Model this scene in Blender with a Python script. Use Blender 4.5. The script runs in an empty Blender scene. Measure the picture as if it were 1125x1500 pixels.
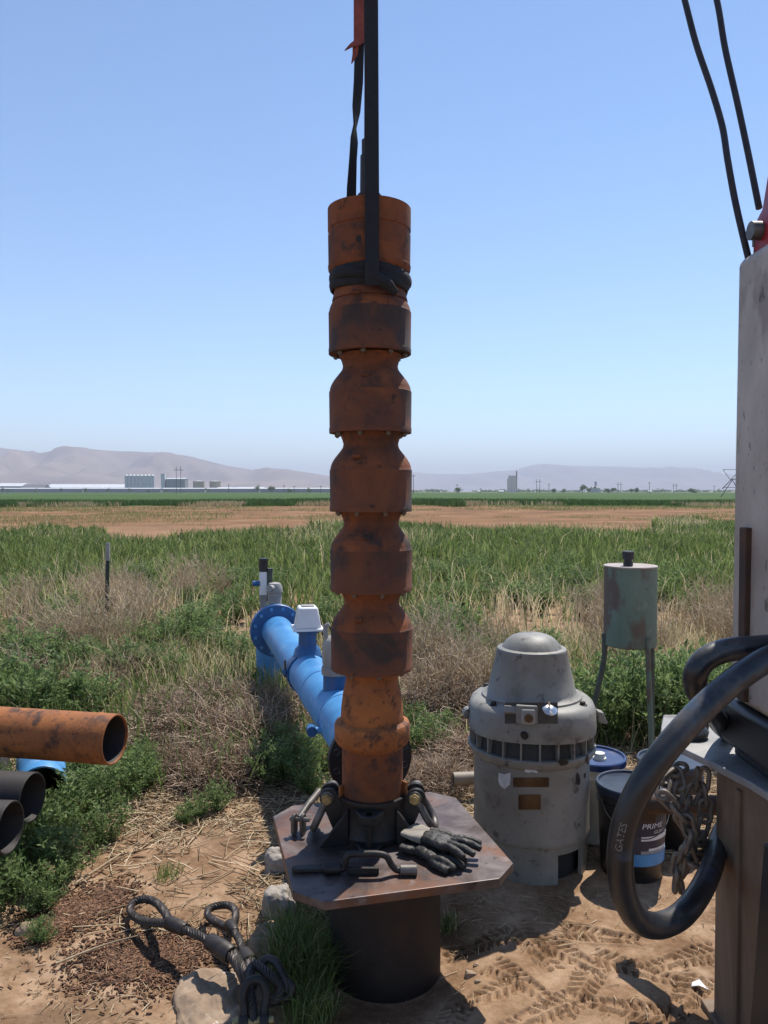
import bpy, math, random
import numpy as np
from mathutils import Vector, Matrix

random.seed(7)
RNG = np.random.default_rng(11)
R = math.radians
SC = bpy.context.scene
COL = SC.collection

# ------------------------------------------------------------------ camera, sky, sun, exposure
FPX, CX, CY, HOR = 1127.0, 562.5, 750.0, 720.0
PITCH = math.atan((CY - HOR) / FPX)
CAMZ = 1.6
cd = bpy.data.cameras.new('camera'); cam = bpy.data.objects.new('camera', cd); COL.objects.link(cam)
cam.location = (0, 0, CAMZ); cam.rotation_euler = (R(90) - PITCH, 0, 0)
cd.sensor_fit = 'VERTICAL'; cd.sensor_height = 36.0; cd.lens = FPX / 1500.0 * 36.0
cd.clip_start = 0.05; cd.clip_end = 60000
SC.camera = cam

SUNV = Vector((0.30, 0.50, 1.0)).normalized()          # towards the sun
SUN_EL = math.asin(SUNV.z); SUN_AZ = math.atan2(SUNV.x, SUNV.y)
w = bpy.data.worlds.new('World'); SC.world = w; w.use_nodes = True
nt = w.node_tree; bg = nt.nodes['Background']
sky = nt.nodes.new('ShaderNodeTexSky'); sky.sky_type = 'NISHITA'; sky.sun_disc = False
sky.sun_elevation = SUN_EL; sky.sun_rotation = SUN_AZ
sky.altitude = 700; sky.air_density = 1.0; sky.dust_density = 0.0; sky.ozone_density = 3.5
nt.links.new(sky.outputs[0], bg.inputs[0]); bg.inputs[1].default_value = 0.135
sl = bpy.data.lights.new('sun', 'SUN'); so = bpy.data.objects.new('sun', sl); COL.objects.link(so)
sl.energy = 5.0; sl.angle = R(0.53); sl.color = (1.0, 0.94, 0.86)
so.rotation_euler = SUNV.to_track_quat('Z', 'Y').to_euler(); so.location = (3, 5, 12)
SC.view_settings.view_transform = 'Standard'; SC.view_settings.look = 'None'
SC.view_settings.exposure = 0.45; SC.view_settings.gamma = 1.0
SC.render.engine = 'CYCLES'
SC.cycles.max_bounces = 6; SC.cycles.volume_bounces = 0; SC.cycles.use_denoising = True

_cp, _sp = math.cos(PITCH), math.sin(PITCH)
def P(px, py, Y):
    """world point seen at photo pixel (px,py) at depth Y"""
    u = (px - CX) / FPX; v = (CY - py) / FPX
    dy = _cp + v * _sp; dz = -_sp + v * _cp
    t = Y / dy
    return Vector((u * t, Y, CAMZ + dz * t))
def G(px, py, z=0.0):
    """world point seen at photo pixel on the level z"""
    u = (px - CX) / FPX; v = (CY - py) / FPX
    dy = _cp + v * _sp; dz = -_sp + v * _cp
    t = (z - CAMZ) / dz
    return Vector((u * t, dy * t, z))

# ------------------------------------------------------------------ helpers
def tag(o, label=None, cat=None, group=None, kind=None):
    if label: o['label'] = label
    if cat: o['category'] = cat
    if group: o['group'] = group
    if kind: o['kind'] = kind
    return o
def thing(name, label, cat, loc=(0, 0, 0), group=None):
    o = bpy.data.objects.new(name, None); COL.objects.link(o)
    o.location = loc; o.empty_display_size = 0.1
    return tag(o, label, cat, group)
def origin_of(o):
    v = Vector((0, 0, 0))
    while o is not None:
        v = v + o.location; o = o.parent
    return v
def V(*a): return Vector(a)

class MB:
    def __init__(s): s.v = []; s.f = []
    def add(s, vs, fs):
        b = len(s.v); s.v += [tuple(x) for x in vs]; s.f += [tuple(i + b for i in f) for f in fs]; return s
    def box(s, c, d, rot=None):
        c = Vector(c); h = Vector(d) / 2
        vs = [Vector((x * h.x, y * h.y, z * h.z)) for z in (-1, 1) for y in (-1, 1) for x in (-1, 1)]
        if rot is not None: vs = [rot @ q for q in vs]
        return s.add([c + q for q in vs], [(0, 2, 3, 1), (4, 5, 7, 6), (0, 1, 5, 4), (2, 6, 7, 3), (0, 4, 6, 2), (1, 3, 7, 5)])
    def tube(s, path, r, n=12, closed=False, caps=True, ell=None, up=None):
        path = [Vector(p) for p in path]; m = len(path)
        rs = r if isinstance(r, (list, tuple)) else [r] * m
        tans = []
        for i in range(m):
            a = path[(i - 1) % m] if (closed or i > 0) else path[0]
            b = path[(i + 1) % m] if (closed or i < m - 1) else path[-1]
            tans.append((b - a).normalized())
        t0 = tans[0]
        nrm = Vector(up) if up is not None else (V(0, 0, 1) if abs(t0.z) < .9 else V(1, 0, 0))
        nrm = (nrm - t0 * nrm.dot(t0)).normalized()
        vs = []; prev = t0
        for i in range(m):
            t = tans[i]
            ax = prev.cross(t)
            if ax.length > 1e-6:
                nrm = Matrix.Rotation(prev.angle(t), 3, ax.normalized()) @ nrm
            nrm = (nrm - t * nrm.dot(t)).normalized(); bn = t.cross(nrm); prev = t
            for k in range(n):
                a = 2 * math.pi * k / n
                ea, eb = (1, 1) if ell is None else ell
                vs.append(path[i] + nrm * (math.cos(a) * rs[i] * ea) + bn * (math.sin(a) * rs[i] * eb))
        fs = []
        for i in range(m if closed else m - 1):
            j = (i + 1) % m
            for k in range(n):
                l = (k + 1) % n
                fs.append((i * n + k, i * n + l, j * n + l, j * n + k))
        if caps and not closed:
            fs.append(tuple(reversed(range(n)))); fs.append(tuple((m - 1) * n + k for k in range(n)))
        return s.add(vs, fs)
    def cyl(s, p0, p1, r0, r1=None, n=20, caps=True):
        return s.tube([p0, p1], [r0, r0 if r1 is None else r1], n, caps=caps)
    def lathe(s, prof, c=(0, 0, 0), n=40, axis=None, a0=0, a1=None):
        """prof [(r,z)...]; axis: 3x3 matrix turning z into the axis"""
        c = Vector(c); vs = []; m = len(prof)
        for (r, z) in prof:
            for k in range(n):
                a = 2 * math.pi * k / n
                q = V(r * math.cos(a), r * math.sin(a), z)
                if axis is not None: q = axis @ q
                vs.append(c + q)
        fs = [(i * n + k, i * n + (k + 1) % n, (i + 1) * n + (k + 1) % n, (i + 1) * n + k) for i in range(m - 1) for k in range(n)]
        return s.add(vs, fs)
    def prism(s, poly, o, ux, uy, th):
        """polygon in the plane (ux,uy) at o, extruded by th along ux x uy"""
        ux = Vector(ux).normalized(); uy = Vector(uy).normalized(); nz = ux.cross(uy); o = Vector(o); n = len(poly)
        vs = [o + ux * a + uy * b for a, b in poly] + [o + ux * a + uy * b + nz * th for a, b in poly]
        fs = [tuple(reversed(range(n))), tuple(range(n, 2 * n))] + [(i, (i + 1) % n, n + (i + 1) % n, n + i) for i in range(n)]
        return s.add(vs, fs)
    def ribbon(s, path, wd, wdt, th):
        """strap: path, width directions, widths, thickness"""
        m = len(path); vs = []; path = [Vector(p) for p in path]
        for i in range(m):
            t = (path[min(i + 1, m - 1)] - path[max(i - 1, 0)]).normalized()
            d = Vector(wd[i] if isinstance(wd, list) else wd); d = (d - t * d.dot(t)).normalized(); nn = t.cross(d)
            ww = wdt[i] if isinstance(wdt, list) else wdt
            for a, b in ((-.5, -.5), (.5, -.5), (.5, .5), (-.5, .5)):
                vs.append(path[i] + d * (a * ww) + nn * (b * th))
        fs = [(i * 4 + k, i * 4 + (k + 1) % 4, i * 4 + 4 + (k + 1) % 4, i * 4 + 4 + k) for i in range(m - 1) for k in range(4)]
        fs += [(3, 2, 1, 0), tuple((m - 1) * 4 + k for k in range(4))]
        return s.add(vs, fs)
    def build(s, name, mat, parent=None, origin=None, smooth=True, angle=38, bevel=0, bseg=2):
        org = origin_of(parent) if parent is not None else Vector(origin if origin is not None else (0, 0, 0))
        me = bpy.data.meshes.new(name)
        me.from_pydata([tuple(Vector(q) - org) for q in s.v], [], s.f)
        me.validate(); me.update()
        o = bpy.data.objects.new(name, me); COL.objects.link(o)
        if parent is not None: o.parent = parent
        else: o.location = org
        me.materials.append(mat)
        if smooth:
            me.polygons.foreach_set('use_smooth', [True] * len(me.polygons))
            try: me.set_sharp_from_angle(angle=R(angle))
            except Exception: pass
        if bevel > 0:
            b = o.modifiers.new('bevel', 'BEVEL'); b.width = bevel; b.segments = bseg; b.limit_method = 'ANGLE'; b.angle_limit = R(40)
        return o
def place(mesh_obj_data, name, parent, world):
    """another object that shares a mesh"""
    o = bpy.data.objects.new(name, mesh_obj_data); COL.objects.link(o)
    o.parent = parent; o.location = Vector(world) - origin_of(parent); return o

def smooth_path(pts, n=8, closed=False):
    pts = [Vector(p) for p in pts]; out = []; m = len(pts)
    rng = range(m) if closed else range(m - 1)
    for i in rng:
        g = lambda k: pts[k % m] if closed else pts[max(0, min(m - 1, k))]
        p0, p1, p2, p3 = g(i - 1), g(i), g(i + 1), g(i + 2)
        for k in range(n):
            t = k / n
            out.append(0.5 * ((2 * p1) + (p2 - p0) * t + (2 * p0 - 5 * p1 + 4 * p2 - p3) * t * t + (3 * p1 - p0 - 3 * p2 + p3) * t ** 3))
    if not closed: out.append(pts[-1])
    return out
def resample(path, step):
    out = [path[0]]; acc = 0
    for a, b in zip(path[:-1], path[1:]):
        L = (b - a).length
        if L < 1e-9: continue
        d = step - acc
        while d <= L:
            out.append(a + (b - a) * (d / L)); d += step
        acc = (acc + L) % step
    return out

def np_mesh(name, verts, quads=None, tris=None, tint=None, mat=None, origin=(0, 0, 0), parent=None, smooth=False):
    verts = np.asarray(verts, np.float32) - np.asarray(origin, np.float32)
    q = np.zeros((0, 4), np.int32) if quads is None else np.asarray(quads, np.int32)
    t = np.zeros((0, 3), np.int32) if tris is None else np.asarray(tris, np.int32)
    me = bpy.data.meshes.new(name)
    me.vertices.add(len(verts)); me.vertices.foreach_set('co', verts.ravel())
    nl = q.size + t.size; me.loops.add(nl)
    me.loops.foreach_set('vertex_index', np.concatenate([q.ravel(), t.ravel()]))
    me.polygons.add(len(q) + len(t))
    st = np.concatenate([np.arange(len(q)) * 4, q.size + np.arange(len(t)) * 3]).astype(np.int32)
    me.polygons.foreach_set('loop_start', st)
    if smooth: me.polygons.foreach_set('use_smooth', np.ones(len(q) + len(t), bool))
    me.update(calc_edges=True)
    if tint is not None:
        at = me.attributes.new('tint', 'FLOAT', 'POINT'); at.data.foreach_set('value', np.asarray(tint, np.float32))
    if mat: me.materials.append(mat)
    o = bpy.data.objects.new(name, me); COL.objects.link(o)
    if parent is not None: o.parent = parent
    else: o.location = origin
    return o

def hash2(ix, iy, seed):
    n = (ix.astype(np.int64) * 374761393 + iy.astype(np.int64) * 668265263 + seed * 974634777) & 0x7fffffff
    n = ((n ^ (n >> 13)) * 1274126177) & 0x7fffffff
    return ((n ^ (n >> 16)) & 0xffff) / 65535.0
def vnoise(x, y, seed=0):
    x = np.asarray(x, float); y = np.asarray(y, float)
    ix = np.floor(x); iy = np.floor(y); fx = x - ix; fy = y - iy
    fx = fx * fx * (3 - 2 * fx); fy = fy * fy * (3 - 2 * fy)
    a = hash2(ix, iy, seed); b = hash2(ix + 1, iy, seed); c = hash2(ix, iy + 1, seed); d = hash2(ix + 1, iy + 1, seed)
    return a + (b - a) * fx + (c - a) * fy + (a - b - c + d) * fx * fy
def fbm(x, y, seed=0, oct=4):
    v = 0; a = .5
    for i in range(oct):
        v = v + a * vnoise(x * 2 ** i, y * 2 ** i, seed + i * 17); a *= .5
    return v

# ------------------------------------------------------------------ materials
def _ramp(nt, pts):
    r = nt.nodes.new('ShaderNodeValToRGB'); e = r.color_ramp.elements
    while len(e) > 1: e.remove(e[-1])
    e[0].position = pts[0][0]; e[0].color = (*pts[0][1], 1)
    for p, c in pts[1:]:
        k = e.new(p); k.color = (*c, 1)
    return r
def mat(name, cols, scale=6, detail=8, rough=.7, metal=0, bump=.15, bscale=60, spots=None, coord='Object', dist=0.01, stretch=(1, 1, 1), spec=None, warp=.6, rvar=.15):
    m = bpy.data.materials.new(name); m.use_nodes = True; nt = m.node_tree; N = nt.nodes; L = nt.links
    b = N['Principled BSDF']; tc = N.new('ShaderNodeTexCoord'); mp = N.new('ShaderNodeMapping')
    mp.inputs['Scale'].default_value = stretch; L.new(tc.outputs[coord], mp.inputs[0]); vec = mp.outputs[0]
    n1 = N.new('ShaderNodeTexNoise'); n1.inputs['Scale'].default_value = scale; n1.inputs['Detail'].default_value = detail
    n1.inputs['Roughness'].default_value = .62; n1.inputs['Distortion'].default_value = warp; L.new(vec, n1.inputs[0])
    r = _ramp(nt, cols); L.new(n1.outputs[0], r.inputs[0]); colour = r.outputs[0]
    if spots:
        for k, (sc_, lo, hi, c, amt) in enumerate(spots):
            n2 = N.new('ShaderNodeTexNoise'); n2.inputs['Scale'].default_value = sc_; n2.inputs['Detail'].default_value = 7
            n2.inputs['Roughness'].default_value = .65
            ad = N.new('ShaderNodeVectorMath'); ad.inputs[1].default_value = (3.7 * k + 1.3, 9.1 * k, 5.5); L.new(vec, ad.inputs[0]); L.new(ad.outputs[0], n2.inputs[0])
            rr = _ramp(nt, [(lo, (0, 0, 0)), (hi, (amt, amt, amt))]); L.new(n2.outputs[0], rr.inputs[0])
            mx = N.new('ShaderNodeMix'); mx.data_type = 'RGBA'; L.new(rr.outputs[0], mx.inputs[0]); L.new(colour, mx.inputs[6]); mx.inputs[7].default_value = (*c, 1)
            colour = mx.outputs[2]
    L.new(colour, b.inputs['Base Color'])
    b.inputs['Metallic'].default_value = metal
    mr = N.new('ShaderNodeMapRange'); mr.inputs[3].default_value = max(0.03, rough - rvar); mr.inputs[4].default_value = min(1, rough + rvar)
    L.new(n1.outputs[0], mr.inputs[0]); L.new(mr.outputs[0], b.inputs['Roughness'])
    if spec is not None: b.inputs['Specular IOR Level'].default_value = spec
    if bump:
        n3 = N.new('ShaderNodeTexNoise'); n3.inputs['Scale'].default_value = bscale; n3.inputs['Detail'].default_value = 6; L.new(vec, n3.inputs[0])
        bp = N.new('ShaderNodeBump'); bp.inputs['Strength'].default_value = bump; bp.inputs['Distance'].default_value = dist
        L.new(n3.outputs[0], bp.inputs['Height']); L.new(bp.outputs[0], b.inputs['Normal'])
    return m
def leafmat(name, ramp, trans=.35, rough=.6):
    m = bpy.data.materials.new(name); m.use_nodes = True; nt = m.node_tree; N = nt.nodes; L = nt.links
    out = N['Material Output']; b = N['Principled BSDF']; at = N.new('ShaderNodeAttribute'); at.attribute_name = 'tint'
    r = _ramp(nt, ramp); L.new(at.outputs['Fac'], r.inputs[0]); L.new(r.outputs[0], b.inputs['Base Color'])
    b.inputs['Roughness'].default_value = rough; b.inputs['Specular IOR Level'].default_value = .25
    t = N.new('ShaderNodeBsdfTranslucent'); L.new(r.outputs[0], t.inputs[0])
    mx = N.new('ShaderNodeMixShader'); mx.inputs[0].default_value = trans
    L.new(b.outputs[0], mx.inputs[1]); L.new(t.outputs[0], mx.inputs[2]); L.new(mx.outputs[0], out.inputs['Surface'])
    return m

M = {}
RUST_D = [(.28, (.026, .012, .008)), (.42, (.105, .033, .012)), (.58, (.185, .054, .015)), (.76, (.26, .083, .023))]
M['rust'] = mat('rusty_cast_iron', RUST_D, 7, rough=.85, bump=.35, bscale=90, dist=.004,
                spots=[(5, .55, .63, (.020, .017, .016), .85), (22, .60, .70, (.010, .008, .007), .8), (3.0, .58, .70, (.17, .06, .018), .5), (60, .64, .7, (.15, .07, .03), .5)])
M['casing'] = mat('dark_casing_steel', [(.3, (.010, .006, .005)), (.55, (.026, .014, .009)), (.8, (.06, .028, .014))], 6, rough=.75, bump=.3, bscale=80, dist=.003)
M['rust_barrel'] = mat('grimy_rusty_barrel', [(.3, (.018, .013, .011)), (.43, (.045, .024, .016)), (.53, (.115, .037, .014)), (.74, (.19, .062, .02))], 4, rough=.8, bump=.35, bscale=90, dist=.004, spots=[(22, .60, .70, (.010, .008, .007), .8), (60, .64, .7, (.10, .06, .04), .4)])
M['rust_o'] = mat('orange_rusty_pipe', [(.25, (.06, .022, .010)), (.42, (.22, .072, .018)), (.62, (.34, .115, .028)), (.85, (.30, .12, .045))], 5, rough=.8, bump=.35, bscale=70, dist=.004,
                  spots=[(12, .53, .64, (.035, .018, .013), .85), (45, .58, .66, (.022, .013, .010), .7)])
M['rust_dk'] = mat('dark_rusty_steel', [(.3, (.020, .012, .009)), (.55, (.058, .029, .017)), (.8, (.12, .055, .026))], 6, rough=.75, bump=.3, bscale=80, dist=.003)
M['plate'] = mat('worn_rusty_plate', [(.25, (.022, .015, .014)), (.42, (.065, .043, .038)), (.58, (.12, .095, .09)), (.75, (.18, .155, .15))], 7, rough=.48, metal=.3, bump=.25, bscale=60, dist=.002,
                 spots=[(4, .50, .62, (.15, .058, .022), .75), (30, .60, .68, (.018, .011, .009), .85), (11, .6, .68, (.22, .2, .2), .5)])
M['dark_iron'] = mat('dark_greasy_iron', [(.3, (.010, .009, .009)), (.6, (.028, .024, .022)), (.8, (.06, .045, .035))], 9, rough=.55, metal=.3, bump=.25, bscale=90, dist=.003)
M['steel'] = mat('worn_grey_steel', [(.3, (.06, .055, .05)), (.6, (.16, .145, .13)), (.8, (.24, .21, .18))], 14, rough=.5, metal=.5, bump=.2, bscale=110, dist=.002)
M['bolt'] = mat('bolt_steel', [(.3, (.05, .035, .025)), (.7, (.17, .14, .11))], 30, rough=.55, metal=.5, bump=.1)
M['brass'] = mat('yellow_zinc', [(.3, (.20, .15, .06)), (.7, (.42, .34, .17))], 40, rough=.4, metal=.6, bump=.1)
M['black_fab'] = mat('black_webbing', [(.3, (.006, .007, .010)), (.7, (.016, .018, .024))], 30, rough=.9, bump=.5, bscale=220, dist=.002)
M['red_fab'] = mat('faded_red_webbing', [(.3, (.15, .035, .03)), (.7, (.30, .08, .06))], 20, rough=.9, bump=.4, bscale=200, dist=.002)
M['blue'] = mat('blue_pipe_paint', [(.3, (.045, .19, .42)), (.55, (.075, .27, .54)), (.8, (.14, .37, .60))], 4, rough=.36, bump=.08, bscale=40, dist=.002,
                spots=[(9, .56, .70, (.33, .46, .60), .55), (24, .64, .70, (.20, .17, .15), .6), (5, .58, .7, (.035, .11, .26), .5)])
M['blue_dk'] = mat('deep_blue_paint', [(.3, (.015, .075, .20)), (.7, (.03, .13, .33))], 6, rough=.4, bump=.08, bscale=50, dist=.002)
M['black_fl'] = mat('black_coated_flange', [(.3, (.006, .006, .008)), (.7, (.016, .017, .02))], 10, rough=.4, bump=.1)
M['white_pl'] = mat('white_plastic', [(.3, (.66, .66, .68)), (.7, (.80, .80, .80))], 5, rough=.45, bump=.03)
M['grey_pl'] = mat('weathered_grey_plastic', [(.3, (.20, .19, .18)), (.7, (.36, .35, .33))], 9, rough=.65, bump=.15, bscale=70, dist=.002)
M['motor'] = mat('grey_motor_paint', [(.25, (.12, .117, .104)), (.5, (.205, .20, .178)), (.75, (.275, .265, .232))], 3.2, rough=.55, bump=.12, bscale=60, dist=.003,
                 spots=[(6, .54, .70, (.085, .07, .055), .75), (17, .58, .66, (.04, .035, .03), .8), (3.1, .54, .72, (.23, .205, .165), .55), (38, .65, .70, (.09, .05, .03), .7)])
M['motor_in'] = mat('dark_motor_inside', [(.3, (.008, .008, .009)), (.7, (.02, .02, .022))], 8, rough=.8, bump=0)
M['louvre'] = mat('dusty_louvre', [(.3, (.02, .021, .022)), (.7, (.06, .062, .06))], 9, rough=.8, bump=.1)
M['grime'] = mat('greasy_grime', [(.3, (.018, .017, .015)), (.7, (.07, .066, .058))], 16, rough=.6, bump=.2)
M['nameplate'] = mat('brown_nameplate', [(.3, (.055, .032, .016)), (.7, (.11, .07, .035))], 18, rough=.35, metal=.5, bump=.1)
M['sticker'] = mat('faded_sticker', [(.3, (.42, .43, .44)), (.7, (.62, .62, .60))], 30, rough=.5, bump=0)
M['chrome'] = mat('bright_metal', [(.3, (.5, .5, .5)), (.7, (.75, .75, .74))], 20, rough=.25, metal=.9, bump=.05)
M['tank'] = mat('green_tank_paint', [(.25, (.06, .095, .072)), (.5, (.105, .16, .122)), (.75, (.16, .22, .175))], 4, rough=.55, bump=.12, bscale=60, dist=.002, stretch=(1, 1, .5),
                spots=[(4.2, .47, .55, (.10, .06, .048), .85), (16, .6, .7, (.03, .028, .024), .75), (9, .62, .72, (.24, .26, .22), .5)])
M['tank_top'] = mat('dusty_tank_top', [(.3, (.22, .18, .16)), (.7, (.40, .35, .32))], 12, rough=.7, bump=.1)
M['leg_gr'] = mat('dark_green_leg', [(.3, (.03, .04, .035)), (.7, (.075, .095, .08))], 12, rough=.6, bump=.1)
M['bk_white'] = mat('cream_bucket', [(.3, (.55, .52, .44)), (.7, (.70, .67, .58))], 5, rough=.5, bump=.03, spots=[(7, .6, .75, (.30, .25, .18), .5)])
M['bk_black'] = mat('black_bucket', [(.3, (.006, .006, .007)), (.7, (.014, .014, .016))], 6, rough=.42, bump=.03)
M['lid_blue'] = mat('navy_lid', [(.3, (.012, .03, .10)), (.7, (.03, .065, .18))], 6, rough=.38, bump=.05, spots=[(9, .6, .75, (.25, .22, .19), .45)])
M['lid_dk'] = mat('dark_blue_lid', [(.3, (.008, .016, .034)), (.7, (.02, .035, .065))], 6, rough=.36, bump=.05, spots=[(9, .62, .75, (.2, .19, .17), .4)])
M['lab_navy'] = mat('label_navy', [(.3, (.010, .014, .035)), (.7, (.016, .022, .05))], 10, rough=.4, bump=0)
M['lab_blue'] = mat('label_blue', [(.3, (.03, .17, .40)), (.7, (.06, .26, .52))], 10, rough=.4, bump=0)
M['lab_white'] = mat('label_print', [(.3, (.52, .53, .55)), (.7, (.66, .66, .66))], 30, rough=.5, bump=0)
M['card'] = mat('brown_cardboard', [(.3, (.16, .10, .06)), (.7, (.27, .18, .11))], 12, rough=.9, bump=.1)
M['hose'] = mat('black_rubber_hose', [(.3, (.006, .007, .009)), (.55, (.014, .017, .022)), (.8, (.04, .039, .037))], 7, rough=.38, bump=.2, bscale=120, dist=.002,
                spots=[(4, .54, .68, (.15, .13, .11), .55), (9, .60, .72, (.03, .07, .12), .6)])
M['hose_tx'] = mat('hose_print', [(.3, (.10, .10, .10)), (.7, (.20, .20, .19))], 30, rough=.6, bump=0)
M['rig_white'] = mat('grimy_white_paint', [(.25, (.20, .165, .14)), (.5, (.40, .355, .31)), (.75, (.56, .52, .47))], 3, rough=.55, bump=.1, bscale=50, dist=.002, stretch=(1, 1, .6),
                     spots=[(6, .55, .66, (.20, .145, .11), .7), (20, .61, .66, (.06, .04, .03), .9), (2.5, .50, .70, (.28, .22, .18), .6), (45, .64, .68, (.05, .035, .03), .8)])
M['rig_black'] = mat('black_paint', [(.3, (.008, .010, .014)), (.6, (.016, .02, .026)), (.8, (.05, .05, .05))], 5, rough=.5, bump=.12, bscale=70, dist=.002)
M['rig_grey'] = mat('dusty_grey_step', [(.3, (.17, .17, .17)), (.7, (.34, .33, .32))], 6, rough=.6, metal=.2, bump=.1, spots=[(8, .58, .7, (.07, .06, .05), .7)])
M['rig_brown'] = mat('muddy_brown_leg', [(.25, (.035, .022, .015)), (.45, (.13, .088, .058)), (.7, (.27, .195, .13))], 3.5, rough=.75, bump=.2, bscale=50, dist=.003, stretch=(1, 1, .45))
M['rig_red'] = mat('red_paint', [(.3, (.22, .012, .016)), (.7, (.38, .025, .03))], 6, rough=.4, bump=.05)
M['chain'] = mat('worn_chain_steel', [(.3, (.09, .07, .055)), (.6, (.20, .165, .13)), (.8, (.32, .27, .22))], 18, rough=.6, metal=.4, bump=.25, bscale=90, dist=.002)
M['rope'] = mat('greasy_wire_rope', [(.3, (.018, .014, .012)), (.6, (.055, .045, .039)), (.8, (.11, .09, .078))], 16, rough=.5, metal=.4, bump=.2, bscale=160, dist=.001)
M['cable'] = mat('dark_cable', [(.3, (.015, .013, .017)), (.7, (.04, .035, .042))], 30, rough=.6, metal=.3, bump=.3, bscale=200, dist=.001)
M['leather'] = mat('black_leather_glove', [(.3, (.007, .0062, .0055)), (.6, (.016, .0135, .0115)), (.85, (.042, .034, .028))], 22, rough=.6, bump=.6, bscale=45, dist=.006)
M['cuff'] = mat('grey_knit_cuff', [(.3, (.16, .14, .115)), (.7, (.33, .30, .25))], 10, rough=.9, bump=.6, bscale=60, dist=.003, stretch=(1, 6, 1))
M['rock'] = mat('sandy_rock', [(.3, (.15, .10, .065)), (.55, (.27, .19, .125)), (.8, (.42, .34, .25))], 9, rough=.9, bump=.6, bscale=30, dist=.01, spots=[(12, .6, .66, (.66, .61, .54), .8)])
M['concrete'] = mat('broken_concrete', [(.3, (.22, .19, .165)), (.7, (.40, .36, .31))], 9, rough=.9, bump=.5, bscale=40, dist=.008)
M['pvc'] = mat('dusty_pvc', [(.3, (.17, .135, .10)), (.7, (.30, .25, .19))], 6, rough=.6, bump=.08)
M['stalk'] = mat('dry_cane', [(.3, (.22, .15, .085)), (.7, (.42, .32, .20))], 25, rough=.8, bump=.2)
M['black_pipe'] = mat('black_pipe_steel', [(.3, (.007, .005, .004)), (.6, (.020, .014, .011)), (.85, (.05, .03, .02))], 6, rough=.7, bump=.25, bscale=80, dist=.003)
M['post_gr'] = mat('dark_green_post', [(.3, (.012, .022, .018)), (.7, (.03, .048, .038))], 20, rough=.6, bump=.1)
M['far_metal'] = mat('galvanised', [(.3, (.42, .45, .47)), (.7, (.58, .60, .62))], .3, rough=.5, metal=.1, bump=0)
M['far_white'] = mat('white_roof', [(.3, (.46, .48, .50)), (.7, (.56, .57, .58))], .1, rough=.6, bump=0)
M['far_grey'] = mat('grey_siding', [(.3, (.20, .21, .22)), (.7, (.28, .29, .30))], .2, rough=.7, bump=0)
M['far_dark'] = mat('dark_siding', [(.3, (.10, .10, .11)), (.7, (.15, .15, .16))], .2, rough=.7, bump=0)
M['far_tan'] = mat('tan_tank', [(.3, (.40, .32, .22)), (.7, (.50, .41, .29))], .3, rough=.7, bump=0)
M['far_conc'] = mat('pale_concrete', [(.3, (.42, .40, .37)), (.7, (.54, .52, .48))], .2, rough=.8, bump=0)
M['pole'] = mat('weathered_pole', [(.3, (.07, .055, .045)), (.7, (.12, .10, .085))], 1, rough=.8, bump=0)
M['hills'] = mat('dry_grass_hills', [(.3, (.11, .075, .06)), (.5, (.17, .12, .095)), (.7, (.25, .185, .145))], .0012, detail=9, rough=.95, bump=0, spots=[(.004, .55, .65, (.085, .065, .05), .7)])
M['grass'] = leafmat('green_grass', [(0, (.070, .105, .028)), (.35, (.155, .215, .062)), (.62, (.26, .315, .115)), (.72, (.40, .345, .18)), (1, (.68, .56, .37))], .5)
M['crop'] = leafmat('field_crop', [(0, (.05, .085, .022)), (.6, (.10, .17, .05)), (.75, (.3, .25, .13)), (1, (.50, .40, .24))], .3)
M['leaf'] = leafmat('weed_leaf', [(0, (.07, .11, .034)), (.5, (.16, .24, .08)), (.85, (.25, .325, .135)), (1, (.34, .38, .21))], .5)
M['stem'] = leafmat('weed_stem', [(0, (.06, .09, .03)), (1, (.17, .18, .08))], .1)
M['dry'] = leafmat('dry_stalk', [(0, (.28, .20, .12)), (.5, (.50, .39, .255)), (1, (.70, .59, .43))], .3)
M['tumble'] = leafmat('tumbleweed_twig', [(0, (.20, .13, .085)), (.5, (.42, .30, .21)), (1, (.64, .52, .39))], .2)
M['straw'] = leafmat('straw', [(0, (.16, .105, .06)), (.5, (.46, .34, .20)), (1, (.72, .59, .41))], .2)

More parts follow.
